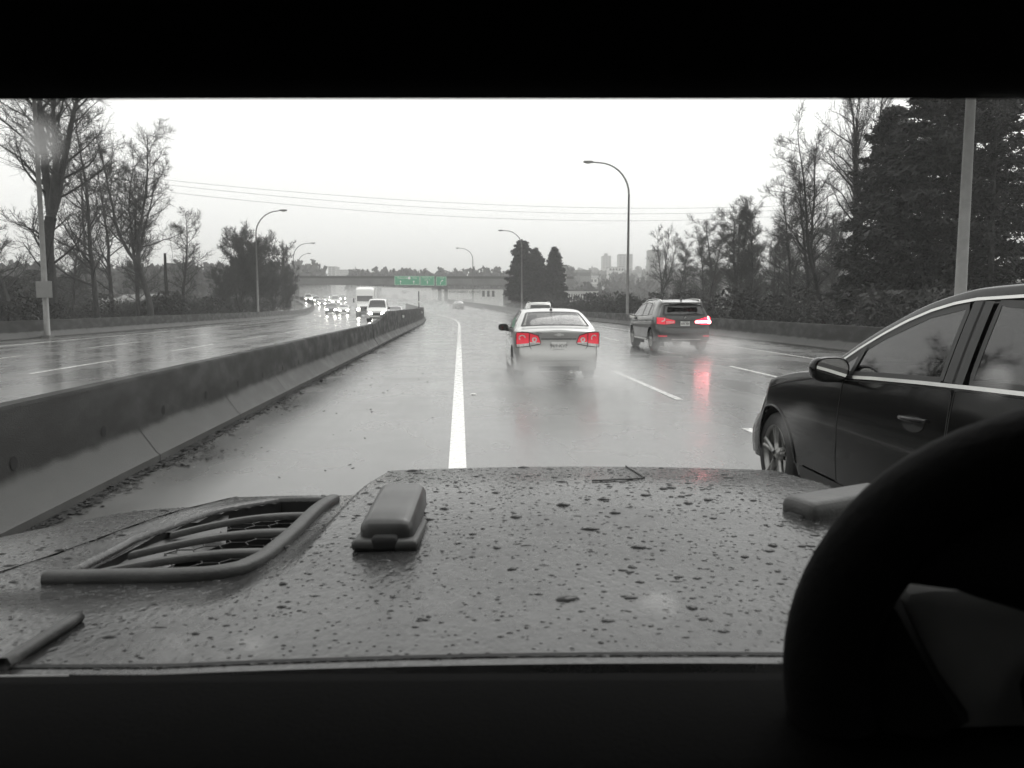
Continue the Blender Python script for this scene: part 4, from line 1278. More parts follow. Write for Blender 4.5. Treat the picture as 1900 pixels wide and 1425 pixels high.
def windows(c, root, spec, mname, off=0.004, trim=None, frame=None, cut=True):
    """spec: list of (lower points, upper points) in (y, z) for both sides; returns cut polygons"""
    for sgn in (-1, 1):
        for A, B in spec:
            o = c.patch('side_window', mname, root, lambda y, z: c.side(y, z, off, sgn), A, B, 16, 8)
            q = MB(); c.ribbon(q, lambda y, z: c.side(y, z, off + 0.002, sgn), list(A) + list(B)[::-1], 0.035, closed=True)
            q.build('window_frame', M['trim'], o)
    return [list(A) + list(B)[::-1] for A, B in spec]

# ---------------- silver sedan right ahead
def silver_sedan():
    c = Car(4.58, ([0, 0.25, 0.8, 1.8, 3.0, 3.9, 4.58], [0.80, 0.845, 0.885, 0.895, 0.89, 0.86, 0.74]),
            ([0, 0.10, 0.30, 0.60, 1.0, 1.35, 1.75, 2.2, 2.6, 2.85, 3.5, 3.75, 4.3, 4.58], [1.045, 1.065, 1.075, 1.11, 1.28, 1.405, 1.468, 1.477, 1.45, 1.385, 1.045, 0.985, 0.86, 0.72]),
            ([0, 0.6, 1.5, 3.0, 3.6, 4.58], [0.99, 1.0, 0.985, 0.95, 0.92, 0.68]),
            ([0.18, 0.30, 0.45, 0.60, 0.62, 0.74, 0.86, 0.93, 1.0, 1.06], [0.09, 0.02, 0.0, 0.02, 0.04, 0.05, 0.055, 0.04, 0.02, 0.04]),
            ([0.18, 0.4, 0.6, 0.75], [0.05, 0.0, 0.03, 0.18]), (1.03, 3.71), R=0.325, sill=0.21, tumble=0.50, crown=0.055, rc=0.20, bulge=0.04)
    root = thing('silver_sedan', 'silver sedan with red tail lamps driving ahead in the lane right of the solid line', 'car')
    cs = windows(c, root, [([(1.45, 1.03), (2.05, 1.01)], [(1.62, 1.375), (2.05, 1.41)]), ([(2.13, 1.01), (3.2, 0.985)], [(2.13, 1.41), (2.72, 1.36)])], 'glass_mid')
    rg = [(-0.86, 0.66), (0.86, 0.66), (0.83, 1.30), (-0.83, 1.30)]
    ws = [(-0.86, 3.42), (0.86, 3.42), (0.84, 2.9), (-0.84, 2.9)]
    c.body('silver', root, cut_side=cs, cut_top=[rg, ws])
    for nm, pl in (('rear_window', rg), ('windscreen', ws)):
        o = c.patch(nm, 'glass_mid', root, lambda s, y: c.topf(s, y, 0.004), [pl[0], pl[1]], [pl[3], pl[2]], 16, 10)
        q = MB(); c.ribbon(q, lambda s, y: c.topf(s, y, 0.006), pl, 0.055, closed=True); q.build('window_seal', M['trim'], o)
    c.seats(root, [(1.35, 0.5), (2.3, 0.62)], light=True)
    q = MB(); q.box((0, 0.95, 0.98), (1.3, 0.6, 0.03)); q.box((0, 3.0, 0.9), (1.4, 0.5, 0.12)); q.build('parcel_shelf', M['interior'], root, smooth=False)
    E = lambda x, z, o=0.006: c.end(x, z, o)
    # lamps: outer on the wing, inner on the boot lid
    for sg in (-1, 1):
        o = c.patch('tail_lamp', 'lens_red', root, lambda x, z: E(x, z, 0.012), [(sg * 0.845, 0.745), (sg * 0.60, 0.775)], [(sg * 0.855, 0.985), (sg * 0.60, 0.985)], 14, 8)
        c.patch('lamp_inner', 'lens_red', o, lambda x, z: E(x, z, 0.012), [(sg * 0.585, 0.775), (sg * 0.36, 0.765)], [(sg * 0.585, 0.98), (sg * 0.41, 0.925)], 10, 8)
        q = MB(); a = np.linspace(0, 2 * PI, 24)
        c.ribbon(q, lambda x, z: E(x, z, 0.016), np.stack([sg * 0.725 + 0.055 * np.cos(a), 0.88 + 0.055 * np.sin(a)], -1)[:15], 0.02, n=20)
        c.ribbon(q, lambda x, z: E(x, z, 0.016), np.stack([sg * 0.49 + 0.035 * np.cos(a), 0.845 + 0.04 * np.sin(a)], -1), 0.03, n=24)
        c.ribbon(q, lambda x, z: E(x, z, 0.016), [(sg * 0.585, 0.785), (sg * 0.375, 0.775)], 0.022)
        q.build('lamp_ring', M['lens_clear'], o)
        c.patch('reversing_lens', 'lens_clear', o, lambda x, z: E(x, z, 0.014), [(sg * 0.84, 0.69), (sg * 0.60, 0.72)], [(sg * 0.845, 0.745), (sg * 0.60, 0.775)], 10, 4)
        q = MB(); c.ribbon(q, lambda x, z: E(x, z, 0.015), [(sg * 0.852, 0.685), (sg * 0.59, 0.715), (sg * 0.355, 0.76), (sg * 0.41, 0.932), (sg * 0.60, 0.992), (sg * 0.855, 0.992)], 0.014, closed=True); 
        c.ribbon(q, lambda x, z: E(x, z, 0.017), [(sg * 0.592, 0.72), (sg * 0.592, 0.99)], 0.012); q.build('lamp_seal', M['trim'], o)
    q = MB()
    c.ribbon(q, lambda x, z: E(x, z, 0.004), [(-0.595, 0.99), (-0.6, 0.72), (-0.54, 0.64), (-0.40, 0.615), (0.40, 0.615), (0.54, 0.64), (0.6, 0.72), (0.595, 0.99)], 0.010)
    c.ribbon(q, lambda x, z: E(x, z, 0.005), [(-0.36, 0.862), (0.36, 0.862)], 0.022)
    q.build('boot_gap', M['gap'], root)
    q = MB(); c.ribbon(q, lambda x, z: E(x, z, 0.022), [(-0.36, 0.885), (0.36, 0.885)], 0.028); q.build('boot_trim', M['silver'], root)
    q = MB(); c.ribbon(q, lambda x, z: E(x, z, 0.010), [(-0.62, 0.375), (-0.50, 0.42), (0.50, 0.42), (0.62, 0.375)], 0.016); q.build('bumper_crease', M['greypaint'], root)
    c.patch('bumper_valance', 'trim', root, lambda x, z: E(x, z, 0.008), [(-0.42, 0.22), (0.42, 0.22)], [(-0.42, 0.31), (0.42, 0.31)], 10, 4)
    q = MB(); q.tube([(0.25, 0.4, 0.22), (0.25, 0.02, 0.2)], 0.032, 10); q.build('exhaust', M['chrome'], root)
    pl = c.patch('licence_plate', 'plate', root, lambda x, z: E(0 * x, z, 0.012) + np.stack([x, 0 * x, 0 * x], -1), [(-0.152, 0.645), (0.152, 0.645)], [(-0.152, 0.80), (0.152, 0.80)], 3, 3, smooth=False)
    q = MB(); yy = float(c.end(0, 0.72, 0.02)[1]) - 0.012
    add_text(q, '969 XVF', 0.098, (0, yy, 0.722)); add_text(q, 'Beautiful British Columbia', 0.020, (0, yy - 0.004, 0.658)); q.box((0.0, yy, 0.722), (0.016, 0.003, 0.02)); q.build('plate_lettering', M['plate_ink'], pl, smooth=False)
    q = MB(); yb = float(c.end(-0.45, 0.965, 0.012)[1]) - 0.004
    add_text(q, 'CRUZE', 0.045, (-0.41, yb, 0.985)); add_text(q, 'LTZ', 0.036, (-0.43, yb, 0.943)); q.build('badge', M['trim'], root, smooth=False)
    q = MB(); y_ = float(c.end(0, 0.96, 0.012)[1]) - 0.002
    q.box((0, y_, 0.945), (0.19, 0.01, 0.028)); q.box((0.0, y_, 0.945), (0.07, 0.012, 0.06)); q.build('emblem', M['chrome'], root, smooth=False)
    q = MB(); q.ball((0, 1.5, 1.435), (0.035, 0.07, 0.03), 10, 6); q.tube([(0, 1.5, 1.45), (0, 1.36, 1.62)], [0.011, 0.007], 6); q.build('antenna', M['trim'], root)
    q = MB()
    for sg in (-1, 1):
        for yy in (1.28, 2.12, 3.25):
            c.ribbon(q, lambda y, z: c.side(y, z, 0.003, sg), [(yy + (0.1 if yy < 2 else 0), 0.30 if yy > 1.5 else 0.62), (yy, 0.98)], 0.009)
        c.ribbon(q, lambda y, z: c.side(y, z, 0.003, sg), [(1.3, 0.36), (3.25, 0.33)], 0.010)
    q.build('door_gap', M['gap'], root)
    for sg in (-1, 1):
        for yy in (1.48, 2.4):
            q = MB(); P0 = c.side(yy, 0.86, 0.02, sg); P1 = c.side(yy + 0.2, 0.86, 0.02, sg); q.tube([P0, (P0 + P1) / 2 + np.array([sg * 0.015, 0, 0]), P1], [0.012, 0.016, 0.012], 6); q.build('door_handle', M['silver'], root)
        c.mirror(root, 3.06, 1.02, sg, 'trim', out=0.14, size=(0.12, 0.07, 0.085), pane='glass_black')
    c.wheels(root)
    return root
r1 = silver_sedan()
g = at_z(1037, 708, 0)
place(r1, g[0], g[1], TH0)

# ---------------- dark sport utility ahead right, lit brake lamp
def dark_suv():
    c = Car(4.88, ([0, 0.3, 0.9, 2.2, 3.6, 4.4, 4.88], [0.86, 0.915, 0.955, 0.955, 0.955, 0.93, 0.80]),
            ([0, 0.12, 0.5, 1.4, 2.4, 3.0, 3.3, 3.95, 4.2, 4.6, 4.88], [1.60, 1.665, 1.70, 1.735, 1.72, 1.645, 1.56, 1.15, 1.09, 0.99, 0.82]),
            ([0, 1.0, 3.2, 4.0, 4.88], [1.17, 1.15, 1.08, 1.06, 0.78]),
            ([0.28, 0.42, 0.6, 0.78, 0.84, 1.1, 1.25, 1.5, 1.62, 1.70], [0.12, 0.03, 0.0, 0.02, 0.06, 0.07, 0.13, 0.28, 0.22, 0.30]),
            ([0.2, 0.5, 0.8], [0.06, 0.0, 0.12]), (0.98, 3.92), R=0.375, sill=0.33, tumble=0.36, crown=0.07, rc=0.20, bulge=0.05, waist=0.75)
    root = thing('dark_suv', 'dark sport utility with its right tail lamp brightly lit, right of the silver car', 'car')
    sp = [([(0.95, 1.20), (1.45, 1.18)], [(1.18, 1.53), (1.45, 1.60)]), ([(1.53, 1.18), (2.35, 1.15)], [(1.53, 1.605), (2.35, 1.62)]), ([(2.45, 1.15), (3.55, 1.12)], [(2.45, 1.62), (3.12, 1.545)])]
    cs = windows(c, root, sp, 'glass_dark')
    rg = [(-0.70, 1.215), (0.70, 1.215), (0.60, 1.55), (-0.60, 1.55)]
    c.body('darkpaint', root, cut_side=cs, cut_rear=[rg])
    E = lambda x, z, o=0.006: c.end(x, z, o)
    o = c.patch('rear_window', 'glass_dark', root, lambda x, z: E(x, z, 0.006), [rg[0], rg[1]], [rg[3], rg[2]], 18, 10)
    q = MB(); c.ribbon(q, lambda x, z: E(x, z, 0.009), rg, 0.05, closed=True); q.build('window_seal', M['trim'], o)
    q = MB(); q.tube([E(0.12, 1.235, 0.02), E(0.32, 1.255, 0.025), E(0.48, 1.245, 0.02)], [0.014, 0.012, 0.008], 6); q.build('rear_wiper', M['trim'], root)
    c.patch('windscreen', 'glass_black', root, lambda s, y: c.topf(s, y, 0.004), [(-0.86, 3.92), (0.86, 3.92)], [(-0.84, 3.2), (0.84, 3.2)], 14, 8)
    q = MB(); q.rbox((0, 0.20, 1.625), (1.15, 0.26, 0.035), 0.015, rx=0.08); q.build('roof_spoiler', M['darkpaint'], root)
    for sg, m0, core in ((-1, 'lens_dim', None), (1, 'lens_hot', 'lamp_core')):
        o = c.patch('tail_lamp', m0, root, lambda x, z: E(x, z, 0.014), [(sg * 0.90, 0.92), (sg * 0.64, 0.90)], [(sg * 0.90, 1.13), (sg * 0.64, 1.12)], 12, 8)
        c.patch('lamp_inner', m0, o, lambda x, z: E(x, z, 0.014), [(sg * 0.63, 0.905), (sg * 0.34, 0.94)], [(sg * 0.63, 1.10), (sg * 0.34, 1.03)], 10, 6)
        if core:
            q = MB(); c.ribbon(q, lambda x, z: E(x, z, 0.02), [(0.34, 0.985), (0.86, 0.985)], 0.06); q.ball(E(0.82, 0.985, 0.02), (0.07, 0.03, 0.065), 10, 6); c.ribbon(q, lambda x, z: E(x, z, 0.02), [(0.80, 1.07), (0.80, 1.16)], 0.035); q.build('lit_bar', M[core], o)
        else:
            q = MB(); c.ribbon(q, lambda x, z: E(x, z, 0.018), [(-0.62, 0.99), (-0.36, 0.985)], 0.02); c.ribbon(q, lambda x, z: E(x, z, 0.018), [(-0.62, 0.945), (-0.38, 0.955)], 0.012)
            c.ribbon(q, lambda x, z: E(x, z, 0.018), [(-0.67, 1.1), (-0.67, 1.03), (-0.76, 1.0)], 0.03); q.build('lamp_bar', M['lens_clear'], o)
        rf = c.patch('bumper_reflector', 'lens_red', root, lambda x, z: E(x, z, 0.012), [(sg * 0.86, 0.50), (sg * 0.60, 0.50)], [(sg * 0.86, 0.545), (sg * 0.60, 0.545)], 8, 3)
    pl = c.patch('licence_plate', 'plate', root, lambda x, z: E(0 * x, z, 0.012) + np.stack([x, 0 * x, 0 * x], -1), [(-0.155, 0.855), (0.155, 0.855)], [(-0.155, 1.005), (0.155, 1.005)], 3, 3, smooth=False)
    q = MB(); yy = float(c.end(0, 0.93, 0.012)[1]) - 0.008
    R_ = np.random.default_rng(3)
    for k in range(6): q.box((-0.105 + 0.042 * k + (0.012 if k > 2 else -0.012), yy, 0.925), (0.022, 0.003, 0.062)); 
    q.box((0, yy, 0.985), (0.2, 0.003, 0.012)); q.build('plate_marks', M['plate_ink'], pl, smooth=False)
    q = MB(); q.lathe([(0, 0.042), (-0.008, 0.040), (-0.008, 0.0)], 'y', 20, (0, float(c.end(0, 1.13, 0.004)[1]), 1.125)); em = q.build('emblem', M['trim'], root)
    q = MB(); yy = float(c.end(0, 1.13, 0.004)[1]) - 0.011
    for a0 in (0, PI):
        t = np.linspace(a0, a0 + PI / 2, 7); q.add(np.vstack([[[0, yy, 1.125]], np.stack([0.034 * np.cos(t), 0 * t + yy, 1.125 + 0.034 * np.sin(t)], -1)]), [list(range(8))])
    q.build('emblem_quarters', M['chrome'], em, smooth=False)
    c.patch('bumper_skid', 'trim', root, lambda x, z: E(x, z, 0.008), [(-0.84, 0.36), (0.84, 0.36)], [(-0.84, 0.60), (0.84, 0.60)], 20, 5)
    q = MB(); c.ribbon(q, lambda x, z: E(x, z, 0.02), [(-0.45, 0.42), (0.52, 0.42)], 0.03)
    q.build('bumper_strip', M['chrome'], root)
    q = MB(); c.ribbon(q, lambda x, z: E(x, z, 0.004), [(-0.64, 1.2), (-0.645, 0.88), (-0.58, 0.80), (0.58, 0.80), (0.645, 0.88), (0.64, 1.2)], 0.010); c.ribbon(q, lambda x, z: E(x, z, 0.005), [(-0.34, 1.04), (0.34, 1.04)], 0.014)
    for sg in (-1, 1):
        for yy in (2.40, 3.62): c.ribbon(q, lambda y, z: c.side(y, z, 0.003, sg), [(yy, 0.45), (yy, 1.12)], 0.009)
        c.ribbon(q, lambda y, z: c.side(y, z, 0.003, sg), [(1.45, 0.92), (1.40, 1.15)], 0.009)
        c.ribbon(q, lambda y, z: c.side(y, z, 0.003, sg), [(0.1, 1.02), (4.2, 0.98)], 0.012)
    q.build('panel_gap', M['gap'], root)
    for sg in (-1, 1):
        q = MB(); c.ribbon(q, lambda y, z: c.side(y, z, 0.012, sg), [(0.88, 1.175), (1.45, 1.155), (2.4, 1.125), (3.62, 1.09)], 0.022); c.ribbon(q, lambda y, z: c.side(y, z, 0.012, sg), [(0.88, 1.175), (0.93, 1.30), (1.1, 1.53), (1.5, 1.625), (2.4, 1.645), (3.15, 1.565)], 0.020); q.build('window_trim', M['chrome'], root)
        q = MB(); yy = np.linspace(0.45, 3.0, 24); z = np.interp(yy, [0.45, 0.6, 2.85, 3.0], [0.0, 0.045, 0.045, 0.0]); P = c.topf(np.full(24, sg * 0.93), yy); P[:, 2] += z; q.tube(P, 0.016, 8); q.build('roof_rail', M['chrome'], root)
        c.mirror(root, 3.42, 1.13, sg, 'darkpaint', out=0.16, size=(0.125, 0.08, 0.09))
        q = MB(); c.ribbon(q, lambda y, z: c.side(y, z, 0.03, sg), [(1.45, 0.385), (3.45, 0.385)], 0.05); q.build('sill_trim', M['chrome'], root)
        for yy in (1.6, 2.6):
            q = MB(); P0 = c.side(yy, 0.99, 0.02, sg); P1 = c.side(yy + 0.22, 0.99, 0.02, sg); q.tube([P0, (P0 + P1) / 2, P1], [0.014, 0.017, 0.014], 6); q.build('door_handle', M['darkpaint'], root)
    q = MB(); q.rbox((0, 0.62, 1.725), (0.05, 0.16, 0.07), 0.02, rx=-0.25); q.build('antenna_fin', M['darkpaint'], root)
    c.seats(root, [(1.4, 0.6), (2.4, 0.66)])
    c.wheels(root, width=0.26)
    return root
r2 = dark_suv()
g = at_z(1271, 653, 0)
place(r2, g[0] , g[1], TH0 + 0.0)

# ---------------- black sport utility beside us
def black_suv():
    L = 4.66; FA = 3.75          # front axle
    f = lambda d: FA - d
    tb = [(FA - 2.63, 1.685), (FA - 2.23, 1.672), (FA - 1.86, 1.61), (FA - 1.44, 1.465), (FA - 1.0, 1.26), (FA - 0.78, 1.135)]
    tb = tb[::-1]
    ys = [0, 0.1, 0.5] + [p[0] for p in tb[::-1]] + [FA - 0.3, FA + 0.2, FA + 0.6, L]
    zs = [1.50, 1.60, 1.66] + [p[1] for p in tb[::-1]] + [1.075, 0.975, 0.845, 0.66]
    c = Car(L, ([0, 0.3, 0.9, 2.2, 3.2, FA, FA + 0.45, FA + 0.7, L], [0.80, 0.87, 0.915, 0.93, 0.925, 0.925, 0.92, 0.905, 0.86]),
            (ys, zs), ([0, 1.0, 2.0, FA - 0.9, FA, FA + 0.5, L], [1.16, 1.135, 1.10, 1.05, 0.96, 0.79, 0.58]),
            ([0.25, 0.5, 1.0, 1.3, 1.6], [0.1, 0.0, 0.03, 0.15, 0.35]),
            ([0.2, 0.45, 0.55, 0.68], [0.06, 0.0, 0.03, 0.14]), (1.05, FA), R=0.345, sill=0.27, tumble=0.30, crown=0.045, rc=0.34, bulge=0.05, waist=0.70, arch=0.055)
    root = thing('black_suv', 'glossy black sport utility with bright window trim alongside on the right', 'car')
    B = lambda y: float(c.belt(y)) + 0.03
    T = lambda y, k=0.0: float(c.zc(y)) - 0.078 - k
    sp = [([(f(0.98), B(f(0.98))), (f(1.6), B(f(1.6))), (f(2.18), B(f(2.18)))], [(f(1.06), T(f(1.06)) ), (f(1.44), T(f(1.44))), (f(1.86), T(f(1.86))), (f(2.18), T(f(2.18)))]),
          ([(f(2.42), B(f(2.42))), (f(3.2), B(f(3.2)))], [(f(2.42), T(f(2.42))), (f(3.0), T(f(3.0), 0.03))]),
          ]
    sp[0][0][0] = (f(1.02), B(f(1.02)))
    sp = [([p for p in A][::-1], [p for p in Bp][::-1]) for A, Bp in sp]
    cs = windows(c, root, sp, 'glass_dark', off=0.005)
    ws = [(-0.86, FA - 0.80), (0.86, FA - 0.80), (0.84, FA - 1.75), (-0.84, FA - 1.75)]
    c.body('blackpaint', root, ny=140, cut_side=cs, cut_top=[ws])
    o = c.patch('windscreen', 'glass_mid', root, lambda s, y: c.topf(s, y, 0.004), [ws[0], ws[1]], [ws[3], ws[2]], 16, 10)
    q = MB(); c.ribbon(q, lambda s, y: c.topf(s, y, 0.006), ws, 0.06, closed=True); q.build('window_seal', M['trim'], o)
    for sg in (-1, 1):
        S = lambda y, z, o_=0.004: c.side(y, z, o_, sg)
        # doors proud of the body by a few millimetres
        for nm, y0, y1 in (('front_door', f(2.30), f(1.12)), ('rear_door', f(3.25), f(2.32))):
            zt = lambda y: float(c.belt(y)) - 0.012
            lo = [(y0 + (0.25 if nm == 'rear_door' else 0), 0.36), (y1 + 0.02, 0.36)]
            hi = [(y0, zt(y0)), ((y0 + y1) / 2, zt((y0 + y1) / 2)), (y1, zt(y1))]
            dr = c.patch('door', 'blackpaint', root, lambda y, z: S(y, z, 0.006), lo, hi, 20, 16)
            q = MB(); c.ribbon(q, lambda y, z: S(y, z, 0.008), lo + hi[::-1], 0.008, closed=True); q.build('door_gap', M['gap'], dr)
            yc = y0 + 0.30
            hz = 0.905
            # dished recess and bow handle
            n = 16; aa = np.linspace(0, 2 * PI, n, endpoint=False)
            q = MB(); P = np.array([S(yc + 0.11 * k * np.cos(aa), hz - 0.012 + 0.048 * k * np.sin(aa), 0.0085) for k in (1.0, 0.6, 0.05)])
            q.grid(P, wrap=True); q.build('handle_recess', M['glass_black'], dr)
            q = MB(); t = np.linspace(-1, 1, 11); P = S(yc + 0.13 * t, hz + 0.012 - 0.004 * t, 0.012); P[:, 0] += sg * 0.032 * (1 - np.abs(t) ** 3); q.tube(P, 0.011 + 0.004 * (1 - t ** 2), 8); q.build('door_handle', M['blackpaint'], dr)
        # bright line under and over the glass
        q = MB()
        yy = [f(1.02), f(1.5), f(2.0), f(2.5), f(3.1), f(3.6)]
        c.ribbon(q, lambda y, z: S(y, z, 0.014), [(y, B(y) - 0.022) for y in yy], 0.019)
        yy = [f(0.90), f(1.0), f(1.2), f(1.44), f(1.65), f(1.86), f(2.05), f(2.23), f(2.6), f(3.0), f(3.3), f(3.6)]
        c.ribbon(q, lambda y, z: S(y, z, 0.014), [(y, T(y) + 0.026) for y in yy], 0.016, n=60)
        q.build('window_trim', M['chrome'], root)
        q = MB(); c.ribbon(q, lambda y, z: S(y, z, 0.016), [(f(2.30), B(f(2.3)) - 0.01), (f(2.30), T(f(2.3)) + 0.01)], 0.16); 
        pb = q.build('pillar_cover', M['trim'], root)
        q = MB(); c.ribbon(q, lambda y, z: S(y, z, 0.019), [(f(2.30), B(f(2.3)) - 0.01), (f(2.30), T(f(2.3)) + 0.01)], 0.012); q.build('pillar_gap', M['gap'], pb)
        # quarter light bar
        q = MB(); c.ribbon(q, lambda y, z: S(y, z, 0.012), [(f(1.20), B(f(1.2)) - 0.01), (f(1.28), T(f(1.28)) + 0.01)], 0.045); q.build('quarter_pillar', M['trim'], root)
        q = MB(); c.ribbon(q, lambda y, z: S(y, z, 0.004), [(f(0.95), 1.03), (f(0.62), 1.02), (f(0.2), 0.955), (f(-0.15), 0.88)], 0.009)
        q.build('panel_gap', M['gap'], root)
        c.patch('headlamp', 'lens_clear', root, lambda y, z: S(y, z, 0.006), [(f(-0.32), 0.74), (f(-0.60), 0.62)], [(f(-0.22), 0.835), (f(-0.60), 0.70)], 10, 6)
        # wheel arch lip
        a = np.linspace(0.02, PI - 0.02, 30); q = MB()
        for ax in c.axles:
            P = S(ax + (c.R + c.arch) * np.cos(a), np.maximum(c.R + (c.R + c.arch) * np.sin(a), 0.3), 0.003); q.tube(P, 0.009, 6)
        q.build('arch_lip', M['blackpaint'], root)
        q = MB(); c.ribbon(q, lambda y, z: S(y, z, 0.012), [(f(3.0), 0.315), (f(0.5), 0.315)], 0.09); q.build('sill_trim', M['trim'], root)
        c.mirror(root, FA - 1.13, 1.13, sg, 'blackpaint', out=0.15, size=(0.125, 0.085, 0.085))
    # cabin
    c.seats(root, [(1.35, 0.6), (2.0, 0.62)], zf=0.55)
    q = MB(); q.rbox((0, FA - 1.15, 0.98), (1.5, 0.55, 0.22), 0.09); q.rbox((-0.36, FA - 1.3, 1.1), (0.4, 0.2, 0.12), 0.05); q.build('dashboard', M['interior'], root)
    q = MB(); t = np.linspace(0, 2 * PI, 29); ct = np.array([-0.36, FA - 1.55, 1.03])
    P = ct + np.stack([0.185 * np.cos(t), 0.185 * np.sin(t) * 0.42, 0.185 * np.sin(t) * 0.9], -1); q.tube(P, 0.017, 8, cap=False)
    q.rbox(ct, (0.16, 0.05, 0.12), 0.02); q.tube([ct - np.array([0.18, 0, 0]), ct, ct + np.array([0.18, 0, 0])], [0.018] * 3, 6); q.build('steering_wheel', M['interior_light'], root)
    c.wheels(root, width=0.235, spokes=5, inset=0.02, rr=0.70)
    return root
r3 = black_suv()
fa = at_z(1440, 925, 0.0)
hd = TH0
# put the front left wheel where the photo has it
fy = np.array([-math.sin(hd), math.cos(hd)]); fx = np.array([math.cos(hd), math.sin(hd)])
fa = np.array([2.125, 6.45])
o2 = fa - 3.75 * fy + 0.90 * fx
place(r3, o2[0], o2[1], hd)

# ---------------- further traffic
def small_car(kind):
    if kind == 'sedan':
        c = Car(4.5, ([0, 0.4, 2.2, 3.9, 4.5], [0.80, 0.87, 0.89, 0.86, 0.76]), ([0, 0.2, 0.7, 1.4, 2.2, 2.8, 3.5, 3.8, 4.5], [0.98, 1.02, 1.06, 1.38, 1.44, 1.36, 1.0, 0.95, 0.74]),
                ([0, 2, 3.6, 4.5], [0.93, 0.92, 0.9, 0.68]), ([0.2, 0.5, 1.0], [0.05, 0, 0.03]), ([0.2, 0.5, 0.75], [0.04, 0, 0.1]), (0.95, 3.65), tumble=0.45)
    elif kind == 'suv':
        c = Car(4.6, ([0, 0.4, 2.2, 4.0, 4.6], [0.84, 0.91, 0.93, 0.90, 0.80]), ([0, 0.15, 0.6, 2.2, 2.8, 3.5, 3.8, 4.6], [1.60, 1.66, 1.71, 1.70, 1.60, 1.13, 1.08, 0.86]),
                ([0, 2, 3.6, 4.6], [1.12, 1.08, 1.04, 0.80]), ([0.25, 0.6, 1.1, 1.6], [0.05, 0, 0.05, 0.3]), ([0.2, 0.5, 0.85], [0.04, 0, 0.08]), (0.95, 3.7), R=0.36, sill=0.3, tumble=0.33)
    else:            # van
        c = Car(5.3, ([0, 0.2, 2.5, 4.6, 5.3], [0.96, 0.99, 1.0, 0.97, 0.86]), ([0, 0.2, 1.5, 3.0, 3.5, 4.3, 4.6, 5.3], [2.02, 2.08, 2.12, 2.10, 2.0, 1.28, 1.18, 0.98]),
                ([0, 2, 4.3, 5.3], [1.2, 1.2, 1.12, 0.9]), ([0.3, 0.6, 2.1], [0.03, 0, 0.05]), ([0.25, 0.5, 0.9], [0.04, 0, 0.06]), (1.0, 4.25), R=0.37, sill=0.32, tumble=0.16, crown=0.08)
    return c
